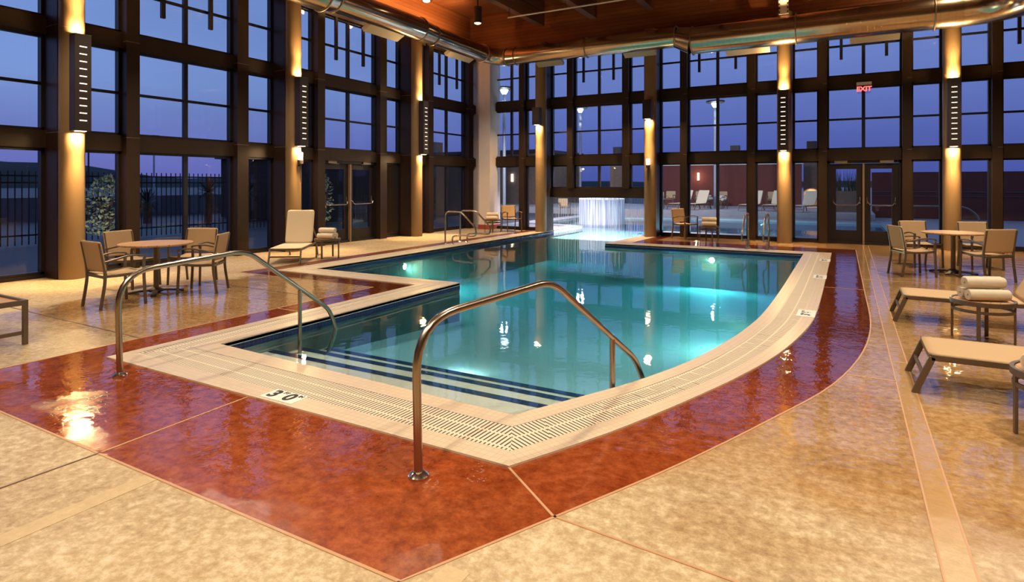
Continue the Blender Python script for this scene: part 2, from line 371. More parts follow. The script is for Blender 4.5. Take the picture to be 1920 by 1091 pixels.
def lamp(name, kind, loc, energy, col, size=.1, target=None, angle=90, blend=.5):
    l = bpy.data.lights.new(name, kind); l.energy = energy; l.color = col
    if kind in ('POINT', 'SPOT'): l.shadow_soft_size = size
    if kind == 'SPOT': l.spot_size = R(angle); l.spot_blend = blend
    o = bpy.data.objects.new(name, l); COL.objects.link(o); o.location = loc
    if target is not None:
        d = Vector(target)-Vector(loc); o.rotation_euler = d.to_track_quat('-Z', 'Y').to_euler()
    return o
def arealamp(name, loc, e, target, rz):
    l = bpy.data.lights.new(name, 'AREA'); l.shape = 'RECTANGLE'; l.size = .16; l.size_y = .10; l.energy = e; l.color = GOLDL
    o = bpy.data.objects.new(name, l); COL.objects.link(o); o.location = loc; o.rotation_euler = (0 if target[2] < loc[2] else math.pi, 0, rz)
    return o
WARM = (1., .70, .40)
GOLDL = (1., .66, .30)

# ------------------------------------------------------------------ pool outlines  (pool edge, coping edge, red band edge)
EDGE = [((-8.64, 18.25), (-9.14, 18.25), (-9.55, 18.25)),
        ((-8.64, 7.93), (-9.14, 7.43), (-9.55, 6.98)),
        ((-5.42, 7.93), (-5.92, 7.43), (-6.37, 6.98)),
        ((-5.42, 3.74), (-5.92, 2.95), (-6.37, 1.90)),
        ((-2.00, 3.58), (-1.66, 2.92), (-1.57, 1.87))]
CURVE = [EDGE[-1],
         ((-1.77, 4.06), (-1.33, 3.62), (-1.20, 2.65)),
         ((-1.50, 4.64), (-1.04, 4.40), (-.84, 3.42)),
         ((-1.25, 5.38), (-.78, 5.20), (-.45, 4.40)),
         ((-1.08, 6.20), (-.57, 6.05), (-.10, 5.40)),
         ((-.97, 7.00), (-.43, 6.95), (.13, 6.60)),
         ((-.90, 8.00), (-.34, 8.00), (.23, 8.00)),
         ((-.87, 10.0), (-.32, 10.0), (.22, 10.0)),
         ((-.87, 12.5), (-.32, 12.5), (.20, 12.5)),
         ((-.87, 15.0), (-.32, 15.5), (.17, 16.6))]
def catmull(pts, i, t):
    p0 = pts[max(i-1, 0)]; p1 = pts[i]; p2 = pts[i+1]; p3 = pts[min(i+2, len(pts)-1)]
    return tuple(.5*((2*p1[k])+(-p0[k]+p2[k])*t+(2*p0[k]-5*p1[k]+4*p2[k]-p3[k])*t*t+(-p0[k]+3*p1[k]-3*p2[k]+p3[k])*t**3) for k in (0, 1))
for i in range(len(CURVE)-1):
    if i < 7:
        for t in (.25, .5, .75, 1.): EDGE.append(tuple(catmull([c[j] for c in CURVE], i, t) for j in (0, 1, 2)))
    else: EDGE.append(CURVE[i+1])
EDGE += [((-5.60, 15.0), (-5.05, 15.5), (-4.70, 16.6)), ((-5.45, 18.25), (-4.95, 18.25), (-4.60, 18.25))]
OUTPOOL = [(-5.45, 19.6), (1.2, 19.6), (1.2, 28.3), (-6., 28.3), (-11., 26.2), (-11., 21.6), (-8.64, 20.7)]
INNER = [e[0] for e in EDGE]
FULL = INNER + OUTPOOL

def strip(mb, fa, fb, z, idx=range(len(EDGE)-1)):
    """quads between fraction fa and fb of the coping width, UV = metres along / across each run"""
    for i in idx:
        a, b = EDGE[i], EDGE[i+1]
        def q(e, f): return Vector((e[0][0]*(1-f)+e[1][0]*f, e[0][1]*(1-f)+e[1][1]*f, 0))
        p = [q(a, fa), q(b, fa), q(b, fb), q(a, fb)]
        d = (Vector((b[0][0]-a[0][0], b[0][1]-a[0][1], 0))).normalized(); nrm = Vector((-d.y, d.x, 0)); o = Vector((a[0][0], a[0][1], 0))
        uv = [((x-o).dot(d), abs((x-o).dot(nrm))) for x in p]
        mb.add([(x.x, x.y, z) for x in p], [(0, 1, 2, 3)], [uv])
    return mb

# ------------------------------------------------------------------ floor
tan_poly = [(-11.95, -6.), (9., -6.), (9., 18.1), (-4.6, 18.1)] + [e[2] for e in reversed(EDGE)][1:-1] + [(-9.55, 18.1), (-11.95, 18.7)]
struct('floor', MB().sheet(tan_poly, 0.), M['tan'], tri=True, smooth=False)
b = MB()
for i in range(len(EDGE)-1):
    a, c = EDGE[i], EDGE[i+1]
    b.add([(a[1][0], a[1][1], 0), (c[1][0], c[1][1], 0), (c[2][0], c[2][1], 0), (a[2][0], a[2][1], 0)], [(0, 1, 2, 3)])
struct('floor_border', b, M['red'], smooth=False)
j = MB()                      # wide smooth strips cast between the bays of stamped concrete
j.box(.34, .46, -2., 17.8, 0., .002); j.box(-3.36, -3.25, -2., 1.87, 0., .002); j.box(-1.47, -1.35, -1.5, 2.05, 0., .002)
struct('trim_1', j, M['joint'], smooth=False)
j = MB()                      # thin pale joint lines
def line(p, w=.014, z=.003): j.bar([(x, y, z/2) for x, y in p], w, z)
line([e[2] for e in EDGE][:-2], .014)
line([(-1.66, 2.92), (-1.235, 2.60)]); line([(-1.235, 2.60), (-.39, 2.53), (.4, 2.5), (2.5, 2.4)]); line([(-3.92, 2.95), (-3.87, 1.9)])
line([(.34, -2.), (.34, 17.8)], .01); line([(.46, -2.), (.46, 17.8)], .01)
line([(.0, 5.72), (.34, 5.72)]); line([(.23, 8.9), (4., 8.9)]); line([(.2, 11.6), (4., 11.6)]); line([(.34, 6.35), (.46, 6.35)])
line([(-.32, 10.4), (.22, 10.4)]); line([(-5.92, 5.2), (-6.37, 5.2)])
struct('trim_2', j, M['jointline'], smooth=False)
j = MB(); line([(-3.87, 1.9), (-3.9, -1.)], .012); line([(-1.57, 1.87), (-1.95, .2)], .01); line([(-9.4, 3.55), (-6.37, 3.5)], .012); line([(-9.4, 6.), (-6.37, 6.)], .012)
struct('trim_3', j, M['jointdark'], smooth=False)

# ------------------------------------------------------------------ pool
pool = thing('swimming_pool', 'indoor swimming pool with cream tiled rim and teal lit water', 'swimming pool', (-4., 9., 0.))
def PP(o):
    o.matrix_parent_inverse = Matrix.Translation((4., -9., 0.)); return o
c = MB(); strip(c, 0., .27, .012); strip(c, .75, 1., .012)
for i in range(len(EDGE)-1):
    p, q = EDGE[i][1], EDGE[i+1][1]
    c.add([(p[0], p[1], .012), (q[0], q[1], .012), (q[0], q[1], -.02), (p[0], p[1], -.02)], [(0, 1, 2, 3)], [[(0, 0), (.2, 0), (.2, .02), (0, .02)]])
for f in (0., ):     # the lip turns down into the water
    for i in range(len(EDGE)-1):
        p, q = EDGE[i][0], EDGE[i+1][0]
        c.add([(p[0], p[1], .012), (q[0], q[1], .012), (q[0], q[1], -.03), (p[0], p[1], -.03)], [(0, 1, 2, 3)], [[(0, 0), (.2, 0), (.2, .04), (0, .04)]])
PP(c.build('coping', M['coping'], pool, smooth=False))
PP(strip(MB(), .27, .75, .010).build('gutter_grate', M['grate'], pool, smooth=False))
w = MB(); t = MB(); n = len(FULL); acc = 0.
for i in range(n):
    p, q = FULL[i], FULL[(i+1) % n]
    w.add([(p[0], p[1], .0), (q[0], q[1], .0), (q[0], q[1], -1.4), (p[0], p[1], -1.4)], [(0, 1, 2, 3)])
    if i < len(EDGE)-1:
        l = math.dist(p, q); d = Vector((q[0]-p[0], q[1]-p[1])).normalized(); nx, ny = -d.y*.005, d.x*.005
        t.add([(p[0]+nx, p[1]+ny, -.035), (q[0]+nx, q[1]+ny, -.035), (q[0]+nx, q[1]+ny, -.098), (p[0]+nx, p[1]+ny, -.098)], [(0, 1, 2, 3)], [[(acc, 0), (acc+l, 0), (acc+l, .1), (acc, .1)]]); acc += l
ys = [3., 5.2, 7., 10., 15., 20., 29.]; zs = [-.44, -.44, -.54, -.75, -.95, -.9, -.75]
PP(w.build('basin_wall', M['wallplaster'], pool, smooth=False))
PP(MB().grid([[(-13., y, z), (3., y, z)] for y, z in zip(ys, zs)]).build('basin_floor', M['plaster'], pool, smooth=False))
PP(t.build('waterline_tile', M['nose'], pool, smooth=False))
st = MB(); nz = MB()
for (y, z) in ((4.36, -.20), (4.76, -.27), (5.14, -.36)):
    st.box(-5.42, -.9, 3.5, y, -1.2, z)
    L0, L1 = -5.40, -.95
    nz.add([(L0, y-.085, z+.004), (L1, y-.085, z+.004), (L1, y+.004, z+.004), (L0, y+.004, z+.004)], [(0, 1, 2, 3)], [[(0, 0), (L1-L0, 0), (L1-L0, .05), (0, .05)]])
    nz.add([(L0, y+.004, z+.004), (L1, y+.004, z+.004), (L1, y+.004, z-.045), (L0, y+.004, z-.045)], [(0, 1, 2, 3)], [[(0, 0), (L1-L0, 0), (L1-L0, .05), (0, .05)]])
sh = MB(); sh.box(-8.7, -5.4, 17.75, 20.8, -1.2, -.22); sh.box(-11.1, -6.6, 20.8, 26.4, -1.2, -.205)
PP(sh.build('shallow_shelf', M['shelf'], pool, smooth=False))
so = PP(st.build('entry_steps', M['stepplaster'], pool, smooth=False))
PP(nz.build('step_nosing', M['nose'], pool, smooth=False))
wt = MB()
cx = [(x, y) for x, y in FULL]
wt.add([(x, y, -.085) for x, y in cx]+[(x, y, -1.35) for x, y in cx], [tuple(range(n)), tuple(range(2*n-1, n-1, -1))]+[(i, i+n, (i+1) % n+n, (i+1) % n) for i in range(n)])
wo = PP(wt.build('water', M['water'], pool, smooth=False))
oc = MB()
oc.bar([(-5.2, 18.3, -.01), (-5.2, 19.35, -.01), (1.45, 19.35, -.01), (1.45, 28.55, -.01), (-6.1, 28.55, -.01), (-11.2, 26.4, -.01), (-11.2, 21.4, -.01), (-8.9, 20.6, -.01), (-8.9, 18.3, -.01)], .5, .06)
PP(oc.build('outdoor_coping', M['paleterrace'], pool, smooth=False))

# underwater lamps
def pool_light(loc, d, label, e):
    o = thing('pool_light', label, 'light', loc, face(*d), 'underwater pool lights')
    ring = MB().tube([(.075*math.cos(a), .012, .075*math.sin(a)) for a in [2*math.pi*k/20 for k in range(20)]], .014, 8, True)
    ring.build('rim', M['chrome'], o)
    MB().add([(.062*math.cos(2*math.pi*k/20), .015, .062*math.sin(2*math.pi*k/20)) for k in range(20)], [tuple(range(20))]).build('lens', M['poollens'], o, smooth=False)
    p = Vector(loc)+Vector((d[0], d[1], 0))*.12
    lamp('pool_lamp', 'SPOT', p, e, (1., .97, .68), .08, p+Vector((d[0], d[1], -.42)), 165, .7)
pool_light((-8.635, 10.45, -.26), (1, 0), 'glowing underwater light in the pool side below the left window columns', 400)
pool_light((-2.87, 14.995, -.26), (0, -1), 'star-bright underwater light in the far side of the pool', 300)
pool_light((-.905, 8.2, -.30), (-1, 0), 'glowing underwater light below the curving right-hand pool rim', 170)

lamp('pool_lamp', 'SPOT', (-3.6, 5.24, -.42), 60, (1., .95, .78), .08, (-3.8, 9., -.62), 150, .7)  # added underwater spot brightens the shallow end; no fixture behind it
# ------------------------------------------------------------------ depth markers
def text_mesh(s, size, name, mat, parent, loc, rot, ext=.001):
    cu = bpy.data.curves.new(name, 'FONT'); cu.body = s; cu.size = size; cu.align_x = 'CENTER'; cu.align_y = 'CENTER'; cu.extrude = ext; cu.offset = size*.035
    tmp = bpy.data.objects.new(name+'_tmp', cu); COL.objects.link(tmp)
    me = bpy.data.meshes.new_from_object(tmp.evaluated_get(bpy.context.evaluated_depsgraph_get()))
    bpy.data.objects.remove(tmp); me.materials.clear(); me.materials.append(mat); me.name = name
    o = bpy.data.objects.new(name, me); COL.objects.link(o); o.parent = parent; o.location = loc; o.rotation_euler = rot; return o
def marker(loc, rz, label, txt, sup, w, h):
    o = thing('depth_marker', label, 'depth marker', loc, rz, 'pool depth markers')
    MB().box(-w/2, w/2, -h/2, h/2, 0, .004).build('tile', M['whitetile'], o, bevel=.001)
    for (s, size, x, y) in txt: text_mesh(s, size, 'numeral', M['black'], o, (x, y, .005), (0, 0, 0))
    return o
marker((-3.66, 3.045, .012), 0., "white tile reading 3 FT 0 IN in the front pool rim", [('3', .17, -.10, 0), ('FT', .045, -.025, .05), ('0', .17, .06, 0), ('IN', .045, .13, .05)], None, .34, .165)
for k, (x, y, lab) in enumerate(((-.44, 8.12, 'white depth tile in the right pool rim, nearest of the three along it'),
                                 (-.41, 11.4, 'white depth tile in the right pool rim, middle one of three'),
                                 (-.41, 13.9, 'white depth tile in the right pool rim, farthest of the three'))):
    marker((x, y, .012), R(90), lab, [('3', .14, -.10, 0), ('FT', .04, -.035, .04), ('6', .14, .04, 0), ('IN', .04, .11, .04)], None, .42, .2)

# ------------------------------------------------------------------ window walls
XL, YB = -11.955, 18.178
ROWS = ((.06, 2.20, None), (2.50, 4.13, 3.30), (4.43, 6.02, 5.25))
cnt = {'w': 0, 't': 3, 'd': 0}
def unit(axis, a, b, z0, z1, zm, vm, vmpos=None):
    """one glazed window unit. axis 'L': along Y on the left wall; 'B': along X on the back wall"""
    cnt['w'] += 1
    f = MB(); fw = .045; mw = .05
    def bx(u0, u1, d0, d1, q0, q1):
        if axis == 'L': f.box(XL-d1, XL-d0, u0, u1, q0, q1)
        else: f.box(u0, u1, YB+d0, YB+d1, q0, q1)
    bx(a, a+fw, -.06, .06, z0, z1); bx(b-fw, b, -.06, .06, z0, z1); bx(a, b, -.06, .06, z0, z0+fw); bx(a, b, -.06, .06, z1-fw, z1)
    if zm: bx(a, b, -.03, .03, zm-mw/2, zm+mw/2)
    if vm:
        m = vmpos if vmpos is not None else (a+b)/2; bx(m-.04, m+.04, -.04, .04, z0, z1)
    o = f.build('window_%d' % cnt['w'], M['mullion'], smooth=False); o['kind'] = 'structure'
    g = MB()
    if axis == 'L': g.add([(XL, a, z0), (XL, b, z0), (XL, b, z1), (XL, a, z1)], [(0, 1, 2, 3)])
    else: g.add([(a, YB, z0), (b, YB, z0), (b, YB, z1), (a, YB, z1)], [(0, 1, 2, 3)])
    g.build('pane', M['glass'], o, smooth=False)
    return o
def pier(x0, x1, y0, y1, z0=0.):
    o = trim(MB().box(x0, x1, y0, y1, z0, 6.25), M['bronze']); j = MB(); e = .003
    for z in (2.455, 4.25): j.box(x0+.1, x1+e, y0-e, y1-.0, z-.004, z+.004)
    j.build('joint_line', M['goldline'], o, smooth=False)
def trim(mb, mat, **kw):
    cnt['t'] += 1; return struct('trim_%d' % cnt['t'], mb, mat, smooth=False, **kw)
def doors(axis, a, b):
    """double doors: two leaves with glass, push bar and closer, and the pale centre post"""
    m = (a+b)/2
    def bx(mb, u0, u1, d0, d1, q0, q1):
        if axis == 'L': mb.box(XL-d1, XL-d0, u0, u1, q0, q1)
        else: mb.box(u0, u1, YB+d0, YB+d1, q0, q1)
    def pt(u, d, z): return (XL-d, u, z) if axis == 'L' else (u, YB+d, z)
    fr = MB(); bx(fr, a, a+.06, -.08, .06, 0, 2.2); bx(fr, b-.06, b, -.08, .06, 0, 2.2); bx(fr, a, b, -.08, .06, 2.13, 2.2); trim(fr, M['mullion'])
    ps = MB(); bx(ps, m-.022, m+.022, -.12, -.04, 0, 2.12); trim(ps, M['bronzepost'])
    for (u0, u1, sgn) in ((a+.06, m-.01, 1), (m+.01, b-.06, -1)):
        cnt['d'] += 1
        lf = MB(); s = .15
        bx(lf, u0, u0+s, -.03, .03, .01, 2.12); bx(lf, u1-s, u1, -.03, .03, .01, 2.12); bx(lf, u0+s, u1-s, -.03, .03, .01, .36); bx(lf, u0+s, u1-s, -.03, .03, 1.98, 2.12)
        o = struct('door_%d' % cnt['d'], lf, M['mullion'], smooth=False)
        g = MB(); g.add([pt(u0+s, 0, .36), pt(u1-s, 0, .36), pt(u1-s, 0, 1.98), pt(u0+s, 0, 1.98)], [(0, 1, 2, 3)]); g.build('pane', M['glass'], o, smooth=False)
        hb = MB(); e0, e1 = u0+.07, u1-.07
        hb.tube(rnd([pt(e0, -.03, 1.14), pt(e0+.02, -.10, 1.10), pt(e0+.06, -.12, 1.03), pt(e1-.06, -.12, 1.03), pt(e1-.02, -.10, 1.10), pt(e1, -.03, 1.14)], .04, 4), .013, 10)
        hb.tube([pt(e0, -.03, 1.06), pt(e0, -.03, 1.24)], .016, 8); hb.tube([pt(e1, -.03, 1.06), pt(e1, -.03, 1.24)], .016, 8)
        hb.build('push_bar', M['chrome'], o)
        cl = MB(); um = u0+.34*(u1-u0) if sgn > 0 else u1-.34*(u1-u0)
        bx(cl, um-.15, um+.15, -.11, -.031, 2.13, 2.20); bx(cl, um-.03, um+.22*sgn+.03, -.09, -.07, 2.115, 2.13)
        cl.build('door_closer', M['closer'], o, smooth=False)
M['bronzepost'] = simple('door_post', (.30, .20, .13), .4, .4)
M['goldline'] = simple('pier_joint', (.30, .17, .08), .4, .3)
M['closer'] = simple('door_closer_metal', (.22, .17, .12), .4, .3)

# left wall
for zz in ((2.20, 2.50), (4.13, 4.43), (6.02, 6.25)):
    trim(MB().box(XL-.08, XL+.13, -3., 18.7, zz[0], zz[1]), M['bronze'])
trim(MB().box(XL-.08, XL+.09, -3., 18.7, 0., .06), M['mullion'])
for k in (-1, 0, 1, 2):
    o = 4.61*k
    pier(XL-.06, XL+.50, 4.95+o, 5.33+o)
    pier(XL-.06, XL+.25, 6.18+o, 6.42+o)
    pier(XL-.06, XL+.25, 8.50+o, 8.78+o)
    for ri, (z0, z1, zm) in enumerate(ROWS):
        unit('L', 5.33+o, 6.18+o, z0, z1, zm, False)
        if ri == 0 and k == 1: doors('L', 6.42+o, 8.50+o)
        else: unit('L', 6.42+o, 8.50+o, z0, z1, zm, True)
        unit('L', 8.78+o, 9.56+o if k < 2 else 18.7, z0, z1, zm, False)
pier(XL-.06, XL+.25, -3., .34)
# back wall
for zz in ((2.20, 2.50), (4.13, 4.43), (6.02, 6.25)):
    trim(MB().box(-11.2, 9., YB-.13, YB+.08, zz[0], zz[1]), M['bronze'])
trim(MB().box(-10.8, -8.66, YB-.09, YB+.08, 0, .06), M['mullion']); trim(MB().box(-5.33, 9., YB-.09, YB+.08, 0, .06), M['mullion'])
trim(MB().box(-8.65, -5.33, YB-.16, YB+.08, 1.14, 1.44), M['bronze'])
for ri, (z0, z1, zm) in enumerate(ROWS): unit('B', -11.1, -9.82, z0, z1, zm, ri > 0, -10.22)
for k in range(-1, 5):
    o = 3.67*k
    if k >= 0:
        trim(MB().box(-8.98+o, -8.65+o, YB-.50, YB+.06, 0, 6.25), M['bronze'])
        pier(-8.02+o, -7.82+o, YB-.25, YB+.06, 1.44 if k == 0 else 0)
    pier(-6.14+o, -5.94+o, YB-.25, YB+.06, 1.44 if k == 0 else 0)
    for ri, (z0, z1, zm) in enumerate(ROWS):
        if k == 0 and ri == 0: z0 = 1.44
        if k >= 0:
            unit('B', -8.65+o, -8.02+o, z0, z1, zm, False)
            if k == 2 and ri == 0: doors('B', -7.82+o, -6.14+o)
            else: unit('B', -7.82+o, -6.14+o, z0, z1, zm, True)
        unit('B', -5.94+o, -5.31+o, z0, z1, zm, False)
# upper wood walls, plain walls, ceiling
CEIL = 7.6
struct('wall_left', MB().box(XL-.15, XL-.0, -6., 18.9, 6.25, CEIL), M['wallwood'], smooth=False)
struct('wall_left_end', MB().box(XL-.15, XL, -6., -3., 0, 6.25), M['wallwarm'], smooth=False)
struct('wall_back', MB().box(-12., 9., YB, YB+.15, 6.25, CEIL), M['wallwood'], smooth=False)
struct('wall_right', MB().box(9., 9.15, -6., 18.3, 0, CEIL), M['wallwarm'], smooth=False)
struct('wall_front', MB().box(-12., 9.15, -6.15, -6., 0, CEIL), M['wallwarm'], smooth=False)
struct('wall_corner', MB().box(-11.26, -10.80, 17.66, 18.35, 0, 6.25), M['pillar'], smooth=False)
struct('wall_corner_return', MB().box(-12.03, -11.2, 18.35, 18.9, 0, 6.25), M['pillar'], smooth=False)
struct('baseboard_corner', MB().box(-11.28, -10.785, 17.645, 18.36, 0, .16), M['redbase'], smooth=False)
struct('ceiling', MB().box(-12., 9.15, -6., 18.4, CEIL, CEIL+.1), M['ceilwood'], smooth=False)
for k in range(10):
    x = -8.81+1.834*k
    if x < 8.6: trim(MB().box(x-.11, x+.11, -5.9, 17.66, 6.78, CEIL), M['beamwood'])
for y in (15.3, 11.6, 7.9, 4.2, .5): trim(MB().box(-8.8, 8.9, y-.06, y+.06, 6.98, 7.12), M['beamwood'])

# ------------------------------------------------------------------ round columns, column lights, torches
def column(x, y, d, label, label2, torch=None, slots=True):
    o = thing('round_column', label, 'column', (x, y, 0), 0, 'golden lit columns', 'thing')
    MB().lathe([(.185, 0), (.185, 6.2)], seg=40).build('shaft', M['gold'], o)
    for z in (2.44, 4.20): MB().lathe([(.186, z-.006), (.189, z), (.186, z+.006)], seg=40, cap=False).build('joint_ring', M['gold'], o)
    rz = face(*d)
    lx, ly = x+d[0]*.33, y+d[1]*.33
    if slots:
        f = thing('slotted_sconce', label2, 'wall light', (x+d[0]*.285, y+d[1]*.285, 2.47), rz, 'slotted up and down lights on the columns')
        hs = MB().box(-.125, .125, -.09, .09, 0, 1.60).build('housing', M['fixture'], f, smooth=False, bevel=.006)
        for k in range(11): MB().box(-.055, .055, .088, .094, .16+k*.122, .178+k*.122).build('lit_slot', M['slot'], hs, smooth=False)
        for z in (-.008, 1.60): MB().box(-.07, .07, -.045, .045, z, z+.008).build('lens', M['lens'], f, smooth=False)
        MB().box(-.04, .04, -.115, -.09, .3, 1.3).build('mounting_plate', M['fixture'], f, smooth=False)
        ax, ay = x+d[0]*.262, y+d[1]*.262
        arealamp('column_down', (ax, ay, 2.44), 55, (ax, ay, 0), rz); arealamp('column_up', (ax, ay, 4.10), 40, (ax, ay, 6), rz)
        lamp('column_pool', 'SPOT', (lx+d[0]*.08, ly+d[1]*.08, 2.43), 420, GOLDL, .11, (lx+d[0]*.02, ly+d[1]*.02, .2), 70, .8)
        lamp('column_wash', 'SPOT', (lx+d[0]*.08, ly+d[1]*.08, 4.11), 320, GOLDL, .05, (lx-d[0]*.04, ly-d[1]*.04, 6.2), 70, .8)
    else:
        f = thing('downlight_box', label2, 'wall light', (x+d[0]*.295, y+d[1]*.295, 3.50), rz, 'plain downlight boxes on the columns')
        MB().box(-.125, .125, -.10, .10, 0, .56).build('housing', M['fixture'], f, smooth=False, bevel=.006)
        MB().box(-.07, .07, -.045, .045, -.008, 0).build('lens', M['lens'], f, smooth=False)
        MB().box(-.04, .04, -.115, -.10, .1, .45).build('mounting_plate', M['fixture'], f, smooth=False)
        ax, ay = x+d[0]*.262, y+d[1]*.262
        arealamp('column_down', (ax, ay, 3.48), 60, (ax, ay, 0), rz)
        lamp('column_pool', 'SPOT', (lx+d[0]*.08, ly+d[1]*.08, 3.46), 620, GOLDL, .11, (lx, ly, .2), 56, .8)
    if torch:
        t = thing('wall_torch', torch, 'wall light', (x+d[0]*.25, y+d[1]*.25, 1.62), rz, 'torch lights on the columns')
        MB().lathe([(.004, 0), (.014, .12), (.020, .42)], seg=14).build('stem', M['fixture'], t)
        cu_ = MB().lathe([(.020, .42), (.062, .44), (.066, .52), (.05, .53)], seg=20).build('cup', M['fixture'], t)
        MB().lathe([(.05, .525), (.056, .70), (.05, .705)], seg=20).build('glass_shade', M['lampglass'], cu_)
        MB().box(-.02, .02, -.075, 0, .38, .42).build('bracket', M['fixture'], t, smooth=False)
        lamp('torch_glow', 'POINT', (x+d[0]*.36, y+d[1]*.36, 2.28), 9, WARM, .05)
cl = [((-11.4, 5.14), (1, 0), 'tall golden column nearest the camera, at the left window wall', 'slotted wall light on the column nearest the camera', None),
      ((-11.4, 9.75), (1, 0), 'golden column with a torch lamp behind the pale lounge chair', 'slotted wall light above the torch behind the pale lounge chair', 'torch lamp on the column behind the pale lounge chair'),
      ((-11.4, 14.36), (1, 0), 'golden column right of the dark double doors in the left wall', 'slotted wall light right of the dark double doors', None),
      ((-8.81, 17.62), (0, -1), 'golden column at the left side of the swim-through opening', 'dark downlight box left of the swim-through opening', None),
      ((-5.15, 17.62), (0, -1), 'golden column with a torch lamp right of the swim-through opening', 'dark downlight box above the torch right of the swim-through opening', 'torch lamp on the column right of the swim-through opening'),
      ((-1.487, 17.62), (0, -1), 'golden column left of the double doors under the EXIT sign', 'slotted wall light left of the EXIT sign', None),
      ((2.176, 17.62), (0, -1), 'golden column behind the right-hand round table', 'slotted wall light right of the EXIT sign', None)]
for (p, d, a, b_, t_) in cl: column(p[0], p[1], d, a, b_, t_, b_.startswith('slotted'))

# hanging rods in front of the upper windows
def rods(axis, a, b, where):
    for s, side in ((-.51, 'nearer' if axis == 'L' else 'left'), (.51, 'farther' if axis == 'L' else 'right')):
        u = (a+b)/2+s
        m = MB(); w = .04
        m.box(*((XL+.06, XL+.12, u-w, u+w) if axis == 'L' else (u-.035, u+.035, YB-.12, YB-.06)), 4.88, 6.1)
        o = m.build('hanging_bar', M['mullion'], smooth=False); tag(o, 'dark hanging bar, %s of two, top window %s' % (side, where), 'hanging bar', 'bars hanging in the top windows')
rods('L', 6.42, 8.50, 'behind the left-hand round table')
rods('L', 11.03, 13.11, 'above the dark double doors')
rods('L', 15.64, 17.72, 'next to the pale corner pillar')
rods('B', -7.82, -6.14, 'above the swim-through opening')
rods('B', -4.15, -2.47, 'between torch column and slotted column')
rods('B', -.48, 1.20, 'above the EXIT sign')
rods('B', 3.19, 4.87, 'at the right end of the back wall')

# exit sign
ex = thing('exit_sign', 'glowing red EXIT sign over the double doors in the back wall', 'exit sign', (.37, YB-.2, 4.0))
MB().box(-.17, .17, -.02, .06, .15, .23).build('canopy', M['white'], ex, smooth=False, bevel=.004)
MB().box(-.155, .155, -.004, .004, -.07, .15).build('panel', M['glass'], ex, smooth=False)
text_mesh('EXIT', .165, 'lettering', M['exitred'], ex, (0, -.012, .045), (R(90), 0, 0), .004)

# ------------------------------------------------------------------ air duct
duct = thing('air_duct', 'long round galvanised air duct running under the ceiling along both window walls', 'air duct', (-10.3, 17., 5.72))
def DP(o): o.matrix_parent_inverse = Matrix.Translation((10.3, -17., -5.72)); return o
def section(path, r0, r1, name, seg=36):
    b = MB(); P = [Vector(p) for p in path]; n = len(P); vs = []; fs = []; uvs = []; acc = 0
    ln = [0]
    for i in range(1, n): ln.append(ln[-1]+(P[i]-P[i-1]).length)
    for i in range(n):
        t = (P[min(i+1, n-1)]-P[max(i-1, 0)]).normalized(); s_ = t.cross(Vector((0, 0, 1))).normalized(); u = s_.cross(t)
        r = r0+(r1-r0)*(ln[i]/ln[-1])
        for k in range(seg):
            a = 2*math.pi*k/seg; vs.append(P[i]+s_*r*math.cos(a)+u*r*math.sin(a))
    for i in range(n-1):
        for k in range(seg):
            q = (k+1) % seg; fs.append((i*seg+k, i*seg+q, (i+1)*seg+q, (i+1)*seg+k))
            uvs.append([(ln[i], k/seg), (ln[i], (k+1)/seg), (ln[i+1], (k+1)/seg), (ln[i+1], k/seg)])
    b.add(vs, fs, uvs); return DP(b.build(name, M['galv'], duct))
def ring(p, d, r):
    d = Vector(d).normalized(); s_ = d.cross(Vector((0, 0, 1))).normalized(); u = s_.cross(d); p = Vector(p)
    DP(MB().tube([p+s_*r*math.cos(2*math.pi*k/36)+u*r*math.sin(2*math.pi*k/36) for k in range(36)], .016, 8, True).build('coupling_ring', M['ringmetal'], duct))
M['ringmetal'] = simple('duct_ring', (.40, .30, .22), .35, .9)
ZD = 5.72; XD = -10.3; YD = 16.95; r1 = .27; r2 = .375
ZL = 5.85
section([(XD, -5.5, ZL), (XD, 9.6, ZL)], r2, r2, 'duct_run')
section([(XD, 9.6, ZL), (XD, 9.95, ZL)], r2, .31, 'reducer')
section([(XD, 9.95, ZL), (XD, 13.1, ZL)], .31, .31, 'duct_run')
section([(XD, 13.1, ZL), (XD, 13.7, ZL-.03)], .31, r1, 'reducer')
section([(XD, 13.7, ZL-.03), (XD, YD-.6, ZL-.05)], r1, r1, 'duct_run')
section([(XD+.6-.6*math.cos(a), YD-.6+.6*math.sin(a), ZL-.05+(ZD-ZL+.05)*a/R(90)) for a in [R(90)*k/6 for k in range(7)]], r1, r1, 'elbow')
section([(XD+.6, YD, ZD), (-4.2, YD, ZD)], r1, r1*1.06, 'duct_run')
section([(-4.2, YD, ZD), (-3.75, YD, ZD-.16)], r1*1.06, r2, 'reducer')
section([(-3.75, YD, ZD-.16), (2.3, YD, ZD-.16)], r2, r2, 'duct_run')
section([(2.3+1.2*math.sin(a), YD-1.2+1.2*math.cos(a), ZD-.16) for a in [R(90)*k/7 for k in range(8)]], r2, r2, 'elbow')
section([(3.5, YD-1.2, ZD-.16), (3.5, -5.5, ZD-.16)], r2, r2, 'duct_run')
for y, r in ((9.6, r2), (9.95, .31), (13.1, .31), (13.7, r1), (YD-.62, r1)): ring((XD, y, ZL if y < 13.5 else ZL-.04), (0, 1, 0), r+.012)
for x, r in ((XD+.62, r1), (XD+.95, r1), (-6.9, r1+.01), (-4.2, r1*1.06), (-3.75, r2), (-1.15, r2), (1.75, r2)): ring((x, YD, ZD-(.16 if x > -4 else 0)), (1, 0, 0), r+.012)
ring((3.5, YD-1.25, ZD-.16), (0, 1, 0), r2+.012)
M['grille'] = simple('duct_grille', (.42, .35, .24), .5, .3)
